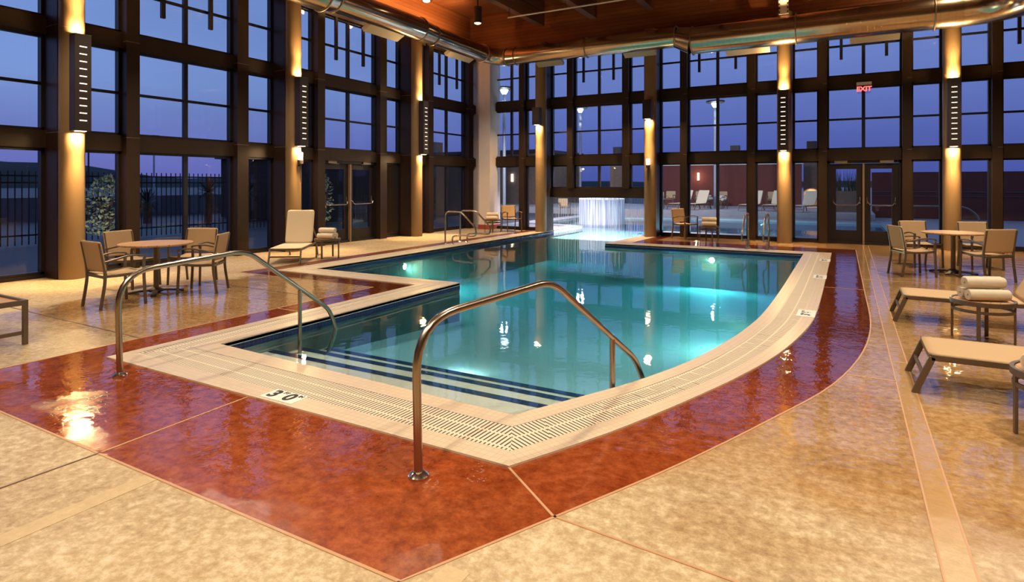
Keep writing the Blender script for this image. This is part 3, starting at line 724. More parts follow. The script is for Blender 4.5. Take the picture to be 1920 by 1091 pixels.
def diffuser(axis, u0, u1, r):
    b = MB(); h = .15
    for s in (u0, ):
        if axis == 'Y': b.obox(Matrix.Translation((XD-.16, (u0+u1)/2, ZL-r-.02)) @ Matrix.Rotation(R(-28), 4, 'Y'), .3, u1-u0, .10)
        else: b.obox(Matrix.Translation(((u0+u1)/2, YD+.16, ZD-r-(.14 if u0 > -4 else 0))) @ Matrix.Rotation(R(-28), 4, 'X'), u1-u0, .3, .10)
    DP(b.build('grille', M['grille'], duct, smooth=False))
for a_, b_, r in ((6., 7.1, r2), (11.2, 12.5, .31), (14.7, 16.0, r1)): diffuser('Y', a_, b_, r)
for a_, b_, r in ((-8.7, -7.8, r1), (-5.8, -4.85, r1), (-2.9, -1.8, r2), (.05, 1.1, r2)): diffuser('X', a_, b_, r)

# steel gusset plate carrying the ceiling beam above the back column
gp = thing('gusset_plate', 'pale steel beam plate with bolts above the back column', 'beam plate', (-1.487, 17.40, 6.10))
MB().box(-.12, .12, -.012, .02, 0, .80).build('plate', M['pillar'], gp, smooth=False)
for k in range(7):
    for s in (-.10, .10): MB().cyl((s, -.03, .06+k*.11), (s, -.01, .06+k*.11), .022, 8).build('bolt', M['darkbase'], gp)

# ------------------------------------------------------------------ pendant downlights
def pendant(x, y, label, zt=6.68):
    o = thing('pendant_downlight', label, 'ceiling light', (x, y, zt-.48), 0, 'cylinder downlights under the ceiling')
    MB().lathe([(.10, .02), (.12, .0), (.12, .47), (.03, .48)], seg=28).build('cylinder_body', M['fixture'], o)
    MB().lathe([(.0, -.025), (.05, -.02), (.085, -.004), (.095, .012)], seg=24, cap=False).build('lens', M['lens'], o)
    MB().lathe([(.02, .47), (.02, CEIL-zt+.48)], seg=10).build('stem', M['fixture'], o)
pendant(-9.28, 14.5, 'cylinder downlight below the cedar ceiling near the pale corner pillar')
pendant(-9.28, 12.1, 'cylinder downlight at the top edge of the picture beside the duct')
def down(x, y, e, z=6.15, ang=125, tx=None, ty=None):
    lamp('ceiling_downlight', 'SPOT', (x, y, z), e*1.9, (1., .86, .66), .10, (tx if tx is not None else x, ty if ty is not None else y, 0), ang, .6)
down(-9.28, 14.5, 260); down(-9.28, 12.1, 260); down(-9.6, 7.0, 340, 6.2); down(-9.6, 3.4, 270, 6.2)
down(-1.6, -.6, 500, 6.5); down(-5.2, -.6, 420, 6.5); down(1.4, .6, 430, 6.5); down(-3.8, 6.2, 430, 6.5); down(2.6, 5.2, 520, 6.3); down(2.3, 9.6, 580, 6.3); down(1.9, 13.6, 520, 6.3)  # the one over the pool centre is added to brighten its shallow water
# fill spots added to brighten the cedar wall above the duct
for y, e in ((9.8, 170), (11.8, 280), (13.6, 280), (15.6, 230)): lamp('wall_washer', 'SPOT', (-10.55, y, 6.45), e, (1., .62, .28), .08, (-11.95, y, 7.2), 130, .8)
lamp('beam_washer', 'SPOT', (-1.487, 17.1, 6.25), 45, (1., .55, .25), .05, (-1.487, 17.7, 8.), 110, .8)  # fill spots brighten the beam end and duct elbow; no fixture built
lamp('beam_washer', 'SPOT', (2.2, 16.2, 6.7), 160, (1., .72, .42), .08, (1.6, 17., 5.7), 110, .8)

sp_ = thing('sprinkler_pipe', 'thin pale pipe running across below the ceiling beams', 'pipe', (-8.8, 15.4, 6.52))
MB().tube([(0, 0, 0), (17.3, 0, 0)], .022, 10).build('pipe', M['pillar'], sp_)
for k in range(10):
    if -8.81+1.834*k < 8.4: MB().cyl((.05+1.834*k, 0, .0), (.05+1.834*k, 0, .27), .012, 8).build('hanger', M['darkbase'], sp_)
# ------------------------------------------------------------------ hand rails
def rail(path, rad, posts, label, flange, r=.024, group='stainless rails at the pool'):
    o = thing('pool_handrail', label, 'handrail', path[0], 0, group); b0 = Vector(path[0])
    L_ = lambda p: tuple(Vector(p)-b0)
    MB().tube([p-b0 for p in rnd(path, rad, 8)], r, 16).build('rail', M['steel'], o)
    for p in posts: MB().tube([L_(q) for q in p], r*.92, 14).build('post', M['steel'], o)
    for f in flange: MB().lathe([(.058, .0), (.058, .012), (.036, .03), (.026, .034)], L_(f), 20).build('flange', M['chrome'], o)
    return o
X1 = -5.27
rail([(X1, 2.73, 0), (X1, 2.71, .85), (X1, 3.92, .925), (X1, 5.02, .14), (X1, 5.14, -.12), (X1, 5.0, -.40)], [0, .30, .16, .10, .05, 0], [[(X1, 4.60, .42), (X1, 4.60, -.40)]],
     'bent steel handrail at the left corner of the pool steps', [(X1, 2.73, 0)])
def r2p(s, z): return (-2.04+(s-2.59)*.22, s, z)
rail([r2p(2.59, 0), r2p(2.57, .85), r2p(3.74, .925), r2p(4.84, .14), r2p(5.0, -.12), r2p(4.9, -.40)], [0, .30, .16, .10, .05, 0], [[r2p(4.50, .38), r2p(4.50, -.40)]],
     'bent steel handrail in the middle foreground by the near pool corner', [r2p(2.59, 0)])
for y, lab in ((12.81, 'figure-four grab rail on the left pool side, nearer of the two'), (13.5, 'figure-four grab rail on the left pool side, farther of the two')):
    rail([(-9.21, y, 0), (-9.21, y, .86), (-8.70, y, .86), (-8.26, y, .46), (-8.24, y, .26), (-8.80, y, .25), (-8.98, y, .22), (-8.98, y, 0)], [0, .14, .14, .10, .10, .10, .12, 0], [], lab, [(-9.21, y, 0), (-8.98, y, 0)], .022)
for x, lab in ((-2.14, 'figure-four grab rail on the far pool side, left one of two'), (-1.68, 'figure-four grab rail on the far pool side, right one of two')):
    rail([(x, 15.75, 0), (x, 15.75, .86), (x, 15.2, .86), (x, 14.72, .46), (x, 14.70, .26), (x, 15.3, .25), (x, 15.45, .22), (x, 15.45, 0)], [0, .14, .14, .10, .10, .10, .12, 0], [], lab, [(x, 15.75, 0), (x, 15.45, 0)], .022)

# ------------------------------------------------------------------ furniture
def make_chair(label, loc, rz, group):
    o = thing('armchair', label, 'chair', loc, rz, group)
    fm = M['chairframe']
    for s in (-1, 1):
        MB().bar(rnd([(s*.255, .235, 0), (s*.25, .215, .40), (s*.25, .215, .60)], .1, 4), .026, .034, (0, 1, 0)).build('leg', fm, o, bevel=.004)
        MB().bar(rnd([(s*.245, -.30, 0), (s*.245, -.235, .42), (s*.245, -.31, .845)], .16, 6), .026, .034, (0, 1, 0)).build('leg', fm, o, bevel=.004)
        MB().bar(rnd([(s*.25, .215, .585), (s*.25, .235, .645), (s*.255, .05, .665), (s*.25, -.12, .625), (s*.245, -.262, .595)], [0, .045, .12, .12, 0], 6), .042, .020, (0, 0, 1)).build('armrest', fm, o, bevel=.005)
    f = MB()
    for s in (-1, 1): f.bar(rnd([(s*.235, .225, .435), (s*.235, 0, .410), (s*.235, -.245, .415)], .15, 5), .022, .036)
    f.bar([(-.245, .215, .425), (.245, .215, .425)], .022, .034); f.bar([(-.245, -.245, .405), (.245, -.245, .405)], .022, .034)
    f.build('seat_frame', fm, o, bevel=.003)
    rows = []
    for i in range(9):
        t = i/8; y = .245-t*.49; row = []
        for k in range(7):
            x = -.232+.464*k/6; row.append((x, y, .455-.030*math.sin(math.pi*t)-.012*math.sin(math.pi*k/6)))
        rows.append(row)
    se = MB().grid(rows).build('seat', M['sling'], o, sub=1); md = se.modifiers.new('thick', 'SOLIDIFY'); md.thickness = .008
    rows = []
    for i in range(9):
        t = i/8; z = .475+t*.385; yc = -.245-.07*t; row = []
        for k in range(9):
            x = -.262+.524*k/8; row.append((x, yc-.022*(1-((k-4)/4)**2)-.0, z))
        rows.append(row)
    ba = MB().grid(rows).build('backrest', M['sling'], o, sub=1); md = ba.modifiers.new('thick', 'SOLIDIFY'); md.thickness = .016
    return o
LG, RG = 'armchairs around the left-hand table', 'armchairs around the right-hand table'
chair0 = make_chair('sling armchair at the left-hand table, nearest the camera, back to the column', (-8.43, 4.33, 0), face(.05, 1), LG)
def chair(x, y, d, label, g, z=0): return dup(chair0, (x, y, z), face(*d), label, g)
chair(-8.36, 5.47, (-.8, -.6), 'sling armchair at the left-hand table, on its pool side', LG)
chair(-9.64, 5.20, (.88, .25), 'sling armchair at the left-hand table, by the window near the first column', LG)
chair(-9.20, 5.86, (.47, -.88), 'sling armchair at the left-hand table, front turned to the camera', LG)
chair(1.00, 12.52, (.93, .37), 'sling armchair at the right-hand table, on its pool side', RG)
chair(2.00, 12.50, (-.50, .85), 'sling armchair at the right-hand table, its back turned to the camera', RG)
chair(1.24, 13.92, (.42, -.9), 'sling armchair behind the right-hand table, left one of two facing the camera', RG)
chair(2.18, 14.10, (.3, -.95), 'sling armchair behind the right-hand table, right one of two facing the camera', RG)
SG = 'single armchairs along the back windows'
chair(-9.72, 17.28, (.80, -.60), 'single sling armchair beside a towel table by the corner pillar', SG)
chair(-4.08, 17.48, (.85, -.5), 'dim single armchair against the back windows right of the torch column', SG)

def make_table(label, loc, rz):
    o = thing('round_table', label, 'table', loc, rz, 'round teak dining tables')
    MB().lathe([(.0, .700), (.455, .700), (.482, .708), (.485, .722), (.480, .730), (.0, .730)], seg=56).build('table_top', M['tablewood'], o)
    MB().lathe([(.036, .02), (.036, .66), (.10, .685), (.10, .70)], seg=24).build('pedestal', M['chairframe'], o)
    b = MB().lathe([(.0, .022), (.10, .02), (.10, .045), (.045, .075), (.036, .08)], seg=24)
    for k in range(4):
        a = R(45+90*k); d = Vector((math.cos(a), math.sin(a), 0))
        b.bar([d*.05+Vector((0, 0, .038)), d*.20+Vector((0, 0, .032)), d*.36+Vector((0, 0, .012))], .07, .022)
    b.build('base', M['darkbase'], o, bevel=.003); return o
table0 = make_table('round teak table with four armchairs by the left windows', (-8.84, 5.08, 0), R(10))
dup(table0, (1.64, 13.15, 0), R(25), 'round teak table with four armchairs before the right column')

def make_lounger(label, loc, rz, ang, fabric, group):
    o = thing('lounge_chair', label, 'lounge chair', loc, rz, group); fm = M['chairframe']
    H = .30; W = .30; pv = 1.18; La = .74; ca, sa = math.cos(R(ang)), math.sin(R(ang))
    for s in (-1, 1):
        MB().bar([(s*W, .09, H-.015), (s*W, 1.86, H-.015)], .028, .045).build('side_rail', fm, o, bevel=.003)
        MB().bar([(s*W, .10, H-.01), (s*W, -.015, 0)], .028, .045, (0, 1, 0)).build('leg', fm, o, bevel=.003)
        MB().bar([(s*W, 1.50, H-.02), (s*W, 1.66, 0)], .028, .045, (0, 1, 0)).build('leg', fm, o, bevel=.003)
    MB().bar([(-W, .038, .145), (W, .038, .145)], .022, .03).build('crossbar', fm, o, bevel=.003)
    MB().bar([(-W, .09, H-.012), (W, .09, H-.012)], .03, .04).build('crossbar', fm, o, bevel=.003)
    rows = []
    for i in range(10):
        t = i/9; y = .075+t*(pv-.075); rows.append([(-W-.002+2*(W+.002)*k/6, y, H+.012-.018*math.sin(math.pi*k/6)*math.sin(math.pi*t)) for k in range(7)])
    se = MB().grid(rows).build('seat', fabric, o, sub=1); md = se.modifiers.new('thick', 'SOLIDIFY'); md.thickness = .012
    rows = []
    for i in range(9):
        t = i/8; l = t*La; rows.append([(-W+.012+2*(W-.012)*k/6, pv+l*ca+.02*math.sin(math.pi*k/6)*sa*math.sin(math.pi*t), H+.012+l*sa-.02*math.sin(math.pi*k/6)*ca) for k in range(7)])
    ba = MB().grid(rows).build('backrest', fabric, o, sub=1); md = ba.modifiers.new('thick', 'SOLIDIFY'); md.thickness = .016
    bf = MB()
    bf.bar([(-W+.03, pv+.1*ca, H-.005+.1*sa-.02), (-W+.03, pv+.95*La*ca+.02, H+.95*La*sa-.02)], .022, .022, (1, 0, 0))
    bf.bar([(W-.03, pv+.1*ca, H-.005+.1*sa-.02), (W-.03, pv+.95*La*ca+.02, H+.95*La*sa-.02)], .022, .022, (1, 0, 0))
    for s in (-1, 1): bf.bar([(s*(W-.03), pv+.5*La*ca+.02, H+.5*La*sa-.02), (s*(W-.03), pv+.62, H-.02)], .018, .018, (1, 0, 0))
    bf.build('back_support', fm, ba); return o
CG = 'sling lounge chairs inside the pool hall'
lounge0 = make_lounger('pale lounge chair with its back raised, before the torch column', (-9.68, 8.06, 0), face(-.58, .81), 72, M['palesling'], CG)
for (x, y, d, lab) in ((.49, 8.54, (1, 0), 'lounge chair on the right, farther of two, towel table in front of it'),
                       (.46, 5.79, (1, 0), 'lounge chair at the right edge, nearer of two')):
    if y > 8: loungeR = make_lounger(lab, (x, y, 0), face(*d), 62, M['sling'], CG)
    else: dup(loungeR, (x, y, 0), face(*d), lab)

def make_side(label, loc, rz):
    o = thing('side_table', label, 'side table', loc, rz, 'round towel side tables'); fm = M['chairframe']
    MB().lathe([(.0, .395), (.245, .395), (.25, .405), (.245, .412), (.0, .412)], seg=40).build('table_top', M['tablewood'], o)
    MB().sweep([(.262*math.cos(2*math.pi*k/40), .262*math.sin(2*math.pi*k/40), .398) for k in range(40)], [(-.012, -.022), (.012, -.022), (.012, .022), (-.012, .022)], True, (0, 0, 1)).build('rim', fm, o)
    MB().sweep([(.255*math.cos(2*math.pi*k/40), .255*math.sin(2*math.pi*k/40), .318) for k in range(40)], [(-.008, -.014), (.008, -.014), (.008, .014), (-.008, .014)], True, (0, 0, 1)).build('lower_ring', fm, o)
    for k in range(4):
        a = R(90*k); x, y = .255*math.cos(a), .255*math.sin(a)
        MB().bar([(x, y, 0), (x, y, .39)], .034, .018, (math.cos(a), math.sin(a), 0)).build('leg', fm, o, bevel=.002)
    return o
side0 = make_side('round side table with rolled towels beside the pale lounge chair', (-9.75, 9.25, 0), R(20))
SIDES = [(-9.75, 9.25), (1.20, 7.66), (1.10, 4.97), (-10.12, 16.72), (-3.36, 17.16)]
dup(side0, (1.20, 7.66, 0), R(-16), 'round side table with rolled towels between the two right-hand lounge chairs')
dup(side0, (1.19, 4.95, 0), R(8), 'round side table cut off by the right edge of the picture')
dup(side0, (-10.12, 16.72, 0), R(30), 'small side table with towels at the foot of the corner pillar')
dup(side0, (-3.36, 17.16, 0), R(30), 'small side table with towels before the back windows')

def make_towel(label, loc, rz, length=.37, rad=.066, turns=3.2, group='rolled towels'):
    """a towel rolled into a spiral, lying along local X"""
    b = MB(); n = 64; prof = []
    th = rad/(turns+.35)*.86
    inner = []; outer = []
    for i in range(n+1):
        a = 2*math.pi*turns*i/n; r = .012+(rad-th*.5-.012)*i/n
        outer.append(((r+th*.48)*math.cos(a), (r+th*.48)*math.sin(a))); inner.append(((r-th*.48)*math.cos(a), (r-th*.48)*math.sin(a)))
    ring_ = outer+inner[::-1]; k = len(ring_); vs = []
    xs = [(-length/2, .93), (-length/2+.012, 1.), (-.03, 1.015), (-.024, .985), (.010, .985), (.016, 1.015), (length/2-.012, 1.), (length/2, .93)]
    for x, s in xs:
        for (p, q) in ring_: vs.append((x, p*s, q*s))
    fs = []
    for i in range(len(xs)-1):
        for q in range(k): fs.append((i*k+q, i*k+(q+1) % k, (i+1)*k+(q+1) % k, (i+1)*k+q))
    for off in (0, (len(xs)-1)*k):
        for q in range(n): fs.append((off+q, off+q+1, off+k-2-q, off+k-1-q))
    b.add(vs, fs); o = b.build('rolled_towel', M['towel'], ang=60); o.location = loc; o.rotation_euler = (R(random.uniform(-30, 30)), 0, rz)
    return tag(o, label, 'towel', group)
T0 = .412
tow = make_towel('rolled towel topmost of three beside the pale lounge chair', (-9.75, 9.25, T0+.066+.112), R(15))
def towel(x, y, z, rz, label, s=1.):
    o = tow.copy(); COL.objects.link(o); o.location = (x, y, z); o.rotation_euler = (R(random.uniform(-40, 40)), 0, rz); o.scale = (s, s, s); o['label'] = label; return o
def pile(cx_, cy_, rz, where, s=1., top=True):
    a = rz; d = Vector((-math.sin(a), math.cos(a), 0))*.068*s; r = .066*s
    towel(cx_-d.x, cy_-d.y, T0+r, rz, 'rolled towel lower front one of the pile '+where, s)
    towel(cx_+d.x, cy_+d.y, T0+r, rz, 'rolled towel lower back one of the pile '+where, s)
    if top: towel(cx_, cy_, T0+r+.114*s, rz+R(4), 'rolled towel on top of the pile '+where, s)
d_ = Vector((-math.sin(R(15)), math.cos(R(15)), 0))*.068
towel(-9.75-d_.x, 9.25-d_.y, T0+.066, R(15), 'rolled towel lower front one beside the pale lounge chair')
towel(-9.75+d_.x, 9.25+d_.y, T0+.066, R(15), 'rolled towel lower back one beside the pale lounge chair')
pile(1.21, 7.66, R(20), 'between the right-hand lounge chairs')
pile(1.14, 4.98, R(66), 'at the right edge of the picture')
pile(-10.12, 16.72, R(15), 'at the foot of the corner pillar')
pile(-3.36, 17.16, R(10), 'before the back windows', 1.05)

bn = thing('slatted_bench', 'low metal-framed bench with wooden top at the left edge of the picture', 'bench', (-7.5, 2.42, 0))
MB().box(-.38, .36, -.38, .38, .405, .425).build('bench_top', M['tablewood'], bn, smooth=False)
fr = MB(); fr.bar([(-.39, -.39, .418), (.375, -.39, .418), (.375, .39, .418), (-.39, .39, .418)], .03, .05, closed=True); fr.build('top_frame', M['chairframe'], bn)
for x in (-.385, .37):
    for y in (-.385, .385): MB().box(x-.02, x+.02, y-.02, y+.02, 0, .41).build('leg', M['chairframe'], bn, smooth=False)
MB().bar([(.37, -.385, .12), (.37, .385, .12)], .022, .035).build('stretcher', M['chairframe'], bn)
MB().bar([(-.385, -.385, .12), (-.385, .385, .12)], .022, .035).build('stretcher', M['chairframe'], bn)

# ------------------------------------------------------------------ outdoors
gnd = [(-12.05, 18.3), (-8.64, 18.3), (-8.64, 20.7)] + OUTPOOL[::-1][1:-1] + [(-5.45, 19.6), (-5.45, 18.3), (300., 18.3), (300., 420.), (-12.05, 420.)]
og = MB().sheet(gnd, -.02).build('ground', M['paleterrace'], tri=True, smooth=False); og['kind'] = 'structure'
lg = MB().sheet([(-420, -150), (-12.05, -150), (-12.05, 420), (-420, 420)], -.03).build('ground_left', M['ground'], tri=True, smooth=False); lg['kind'] = 'structure'
te = MB().box(-20., 1., 29., 37., -.02, .30).build('terrace', M['paleterrace'], smooth=False); te['kind'] = 'structure'
# hills
hm = MB(); rows = []
for k in range(70):
    a = R(18+ (178-18)*k/69); d = 260.
    h = 5.5+5.*math.exp(-((a-R(155))/.10)**2)+9.*math.exp(-((a-R(166))/.085)**2)+2.0*math.sin(a*9)+1.2*math.sin(a*23+1)
    if a < R(128): h = 2.2+.6*math.sin(a*17)
    rows.append([(d*math.cos(a), d*math.sin(a), -.5), (1.1*d*math.cos(a), 1.1*d*math.sin(a), h*.6), (1.25*d*math.cos(a), 1.25*d*math.sin(a), h), (1.5*d*math.cos(a), 1.5*d*math.sin(a), -.5)])
hl = hm.grid(rows).build('hills', M['hill']); hl['kind'] = 'structure'

# iron fence outside the left windows
fe = thing('iron_fence', 'black iron picket fence outside the left windows', 'fence', (-18.6, 12., 0))
f1 = MB()
for z in (.25, 1.62, 1.80): f1.box(-.02, .02, -22., 5.6, z-.02, z+.02)
f1.build('rail', M['fence'], fe, smooth=False)
f2 = MB()
for k in range(184): f2.box(-.011, .011, -22+k*.15-.011, -22+k*.15+.011, 0., 1.92)
pk = f2.build('pickets', M['fence'], fe, smooth=False)
bw = tag(MB().box(-31., -30.5, -15., 30., -.03, .98).build('garden_wall', M['blockwall'], smooth=False), 'low pale block wall beyond the fence outside the left windows', 'wall', kind='thing')
def bush(name, loc, r, h, mat, label, n, cat, sz=.12, trunk=True):
    o = thing(name, label, cat, loc)
    b = MB(); rg = random.Random(sum(map(ord, label)))
    for i in range(n):
        a = rg.uniform(0, 6.283); rr = r*math.sqrt(rg.random()); z = h*(.12+.88*rg.random()); rr *= math.sin(math.pi*min(.98, max(.1, z/h)))**.5
        p = Vector((rr*math.cos(a), rr*math.sin(a), z)); d = Vector((rg.uniform(-1, 1), rg.uniform(-1, 1), rg.uniform(-.2, 1))).normalized(); s_ = d.orthogonal().normalized(); l = sz*rg.uniform(.6, 1.3)
        b.add([p, p+d*l*.5+s_*l*.22, p+d*l, p+d*l*.5-s_*l*.22], [(0, 1, 2, 3)])
    b.build('foliage', mat, o, smooth=False)
    if trunk:
        t_ = MB()
        for k in range(5):
            a = k*1.3; t_.tube([(0, 0, 0), (r*.4*math.cos(a), r*.4*math.sin(a), h*.7)], .02, 6)
        t_.build('stems', M['trunk'], o)
    return o
bush('shrub', (-17.2, 8.6, 0), .62, 1.75, M['leafpale'], 'lit pale-leaved shrub outside the window right of the first column', 700, 'shrub', .12)
bush('shrub', (-16.6, 15.6, 0), .35, 1.9, M['leafpale'], 'slim lit shrub outside the narrow window before the torch column', 300, 'shrub', .11)
def yucca(loc, h, label):
    o = thing('yucca_tree', label, 'tree', loc); b = MB(); rg = random.Random(int(h*100))
    for i in range(70):
        a = rg.uniform(0, 6.28); e = rg.uniform(-.6, 1.4); d = Vector((math.cos(a)*math.cos(e), math.sin(a)*math.cos(e), math.sin(e))); s_ = d.cross(Vector((0, 0, 1))).normalized(); p = Vector((0, 0, h)); l = .75
        b.add([p+s_*.03, p+d*l*.5+s_*.035, p+d*l+Vector((0, 0, -.08)), p+d*l*.5-s_*.035, p-s_*.03], [(0, 1, 2, 3, 4)])
    b.build('leaf_crown', M['leafdark'], o, smooth=False)
    MB().tube([(0, 0, 0), (.03, 0, h*.5), (0, 0, h)], .14, 10).build('trunk', M['trunk'], o)
yucca((-21.6, 14.4, 0), 1.25, 'spiky dark tree beyond the fence, right of the window mullion')
yucca((-24.3, 13.6, 0), .85, 'low spiky plant beyond the fence, left of the window mullion')
yucca((-23.0, 17.2, 0), 1.15, 'spiky plant beyond the fence, nearest the second window pier')
# street lamps
def street_lamp(x, y, h, label, e, r=.46):
    o = thing('street_lamp', label, 'street lamp', (x, y, 0), 0, 'street lamps outside')
    MB().tube([(0, 0, 0), (0, 0, h-.2)], .085, 12).build('pole', M['polegrey'], o)
    MB().lathe([(.02, .14), (r, .10), (r*1.02, .04), (r*.9, .0), (.02, -.02)], (0, 0, h), 28).build('dish', M['fixture'], o)
    MB().lathe([(.05, -.30), (r*.34, -.14), (r*.45, -.03), (.02, -.025)], (0, 0, h), 24).build('lamp_glass', M['streetlamp'], o)
    lamp('street_glow', 'POINT', (x, y, h-.8), e, (.70, .88, 1.), .2)
M['stonedark'] = simple('dark_stucco', (.05, .035, .03), .85, 0, .2, .2, 3)
M['polegrey'] = simple('pole_grey', (.34, .35, .38), .5, .4)
street_lamp(-15.0, 25.9, 6.3, 'street lamp seen right of the pale corner pillar', 250)
street_lamp(-14.85, 35.3, 6.35, 'street lamp seen above the swim-through opening', 300)
street_lamp(-5.95, 32.0, 5.75, 'street lamp seen left of the slotted column on the back wall', 250)
street_lamp(-60.6, 34.6, 6.3, 'street lamp far beyond the left-hand round table', 300, .5)
# utility poles far left
for x, y, lab in ((-150., 71., 'distant utility pole left of the far street lamp'), (-136., 98., 'distant utility pole right of the window mullion')):
    o = thing('utility_pole', lab, 'utility pole', (x, y, 0)); MB().tube([(0, 0, 0), (0, 0, 12.)], .18, 8).build('pole', M['fence'], o)
    for z in (11.4, 10.3): MB().box(-1.2, 1.2, -.08, .08, z-.08, z+.08).build('crossarm', M['fence'], o, smooth=False)

# fountain and falling-water strands in the opening
fo = thing('drum_fountain', 'pale round fountain with water falling down its sides, seen through the opening', 'fountain', (-9.0, 23.7, -.085))
MB().lathe([(.95, -.12), (.95, 1.0), (.90, 1.05), (.6, 1.06), (.0, 1.02)], seg=64).build('drum', M['fountain'], fo)
MB().tube([(.93*math.cos(2*math.pi*k/48), .93*math.sin(2*math.pi*k/48), 1.03) for k in range(48)], .03, 8, True).build('rim', M['white'], fo)
sm = MB()
for k in range(46):
    x = -8.55+3.1*(k+random.uniform(.1, .9))/46; r = random.choice((.004, .004, .006, .009)); sm.cyl((x, YB+.02, -.085), (x, YB+.02, 1.15), r, 5)
so_ = sm.build('water_strands', M['strand']); tag(so_, 'thin strands of falling water filling the swim-through opening', 'water', kind='stuff')
# outdoor furniture
OG = 'chairs on the outdoor terrace'
for x, y, z, d, lab in ((-8.7, 33.5, .30, (0, -1), 'outdoor chair against the red wall, leftmost of the row'), (-7.05, 33.5, .30, (.1, -1), 'outdoor chair against the red wall below its lit sconce'),
                        (-5.94, 33.5, .30, (-.1, -1), 'outdoor chair against the red wall, right of the window mullion'), (-3.4, 33.5, .30, (0, -1), 'outdoor chair against the red wall, left of the slotted column'),
                        (-12.3, 27.2, -.02, (.6, -.8), 'outdoor chair seen at the left of the swim-through opening'), (-8.35, 29.6, .30, (-.2, -1), 'outdoor chair seen behind the fountain, right of it')):
    chair(x, y, d, lab, OG, z)
pal = make_lounger('outdoor lounge chair beyond the outdoor pool, leftmost in the windows', (-7.55, 29.6, .30), face(.3, 1), 60, M['palesling'], 'lounge chairs beyond the outdoor pool')
for x, y, d, lab in ((-6.75, 29.6, (.3, 1), 'outdoor lounge chair beyond the outdoor pool, left of the window mullion'), (-4.2, 29.6, (.25, 1), 'outdoor lounge chair beyond the outdoor pool, right of the window mullion'),
                     (-3.2, 29.8, (.25, 1), 'outdoor lounge chair beyond the outdoor pool, next to the slotted column'), (-2.0, 29.4, (.4, 1), 'outdoor lounge chair beyond the outdoor pool, right of the slotted column')):
    dup(pal, (x, y, .30), face(*d), lab)
for x, y, lab in ((-8.55, 30.9, 'left of the window pier'), (-6.35, 32.4, 'beneath the lit sconce'), (-5.55, 31.6, 'by the left lounge chairs')):
    dup(side0, (x, y, .30), 0., 'outdoor side table with white towels '+lab)
    for k, (ox, oz) in enumerate(((-.08, .078), (.08, .078), (0, .212))):
        o = towel(x+ox, y, .30+T0+oz, R(80), 'white rolled towel outdoors, %s, %s' % (('left lower', 'right lower', 'top')[k], lab), 1.18); o['group'] = 'outdoor rolled towels'
# red wall with sconces, low red wall, planter
rw = tag(MB().box(-10.6, -2.2, 36., 36.4, .30, 2.66).build('garden_wall', M['redwall'], smooth=False), 'red stucco wall behind the outdoor terrace', 'wall', kind='thing')
MB().box(-10.7, -2.1, 35.95, 36.45, 2.66, 2.74).build('wall_cap', M['white'], rw, smooth=False)
lw = tag(MB().box(1.0, 9., 33., 33.4, -.02, 2.12).build('garden_wall', M['redwall'], smooth=False), 'dark red wall outside right of the double doors', 'wall', kind='thing')
r_ = MB(); r_.box(1.0, 9., 32.97, 33., 1.20, 1.24); r_.box(1.0, 9., 32.97, 33., 1.0, 1.03); r_.build('pale_stripe', M['blockwall'], lw, smooth=False)
def sconce(x, y, z, label):
    o = thing('outdoor_sconce', label, 'wall light', (x, y, z)); MB().box(-.05, .05, -.06, 0, -.22, .22).build('glass_shade', M['sconce_out'], o, smooth=False)
    MB().box(-.03, .03, 0, .02, -.25, .25).build('back_plate', M['fixture'], o, smooth=False)
    lamp('sconce_glow', 'POINT', (x, y-.4, z), 18, WARM, .05)
sconce(-7.65, 35.97, 2.0, 'lit sconce on the red outdoor wall')
bl = thing('outbuilding', 'dark flat-roofed building outside the far left corner', 'building', (-24., 36., 0))
MB().box(-7., 7.6, -3., 3., 0, 3.5).build('wall', M['stone'], bl, smooth=False); MB().box(-3.2, -2.1, -1., 0., 3.5, 4.6).build('chimney', M['stone'], bl, smooth=False); MB().box(-7.2, 7.8, -3.2, 3.2, 3.5, 3.7).build('roof', M['fixture'], bl, smooth=False)
b2 = thing('outbuilding', 'low dark building outside the left double doors', 'building', (-20., 24., 0))
MB().box(-6., 2.6, -6., 5., 0, 2.75).build('wall', M['stonedark'], b2, smooth=False); MB().box(-6.2, 2.8, -6.2, 5.2, 2.75, 2.95).build('roof', M['fixture'], b2, smooth=False)
MB().box(2.6, 2.64, -4., -1.8, 0.9, 2.1).build('window', M['fixture'], b2, smooth=False)
o = thing('outdoor_sconce', 'small lit sconce on the dark building left of the opening', 'wall light', (-18.5, 32.96, 1.95)); MB().box(-.06, .06, -.06, .02, -.24, .24).build('glass_shade', M['sconce_out'], o, smooth=False)
def tower(x, y, h, label, cap=True):
    o = thing('stone_tower', label, 'tower', (x, y, 0)); MB().box(-.4, .4, -.4, .4, 0, h).build('shaft', M['stone'], o, smooth=False)
    MB().box(-.25, .25, -.25, .25, h, h+.55).build('chimney_cap', M['fixture'], o, smooth=False)
    lamp('tower_glow', 'SPOT', (x, y-.8, 1.4), 120, WARM, .05, (x, y, 0.), 100, .6)
tower(-13.0, 37.2, 3.4, 'stone tower seen left of the torch column by the opening')
tower(-5.85, 37.6, 3.3, 'stone tower beside the red outdoor wall, behind the lamp post')
tower(-1.75, 37.4, 3.4, 'stone tower seen right of the slotted column on the back wall')
pl = thing('planter', 'brown planter with tall grass outside the left leaf of the back doors', 'planter', (.1, 31., 0))
MB().box(-.9, .75, 0, .8, -.02, 1.25).build('planter_box', M['stone'], pl, smooth=False)
g = MB(); rg = random.Random(3)
for k in range(150):
    x = rg.uniform(-.85, .7); y = rg.uniform(.1, .7); h = rg.uniform(.7, 1.15); g.add([(x-.012, y, 1.25), (x+.012, y, 1.25), (x+rg.uniform(-.1, .1), y+rg.uniform(-.1, .1), 1.25+h)], [(0, 1, 2)])
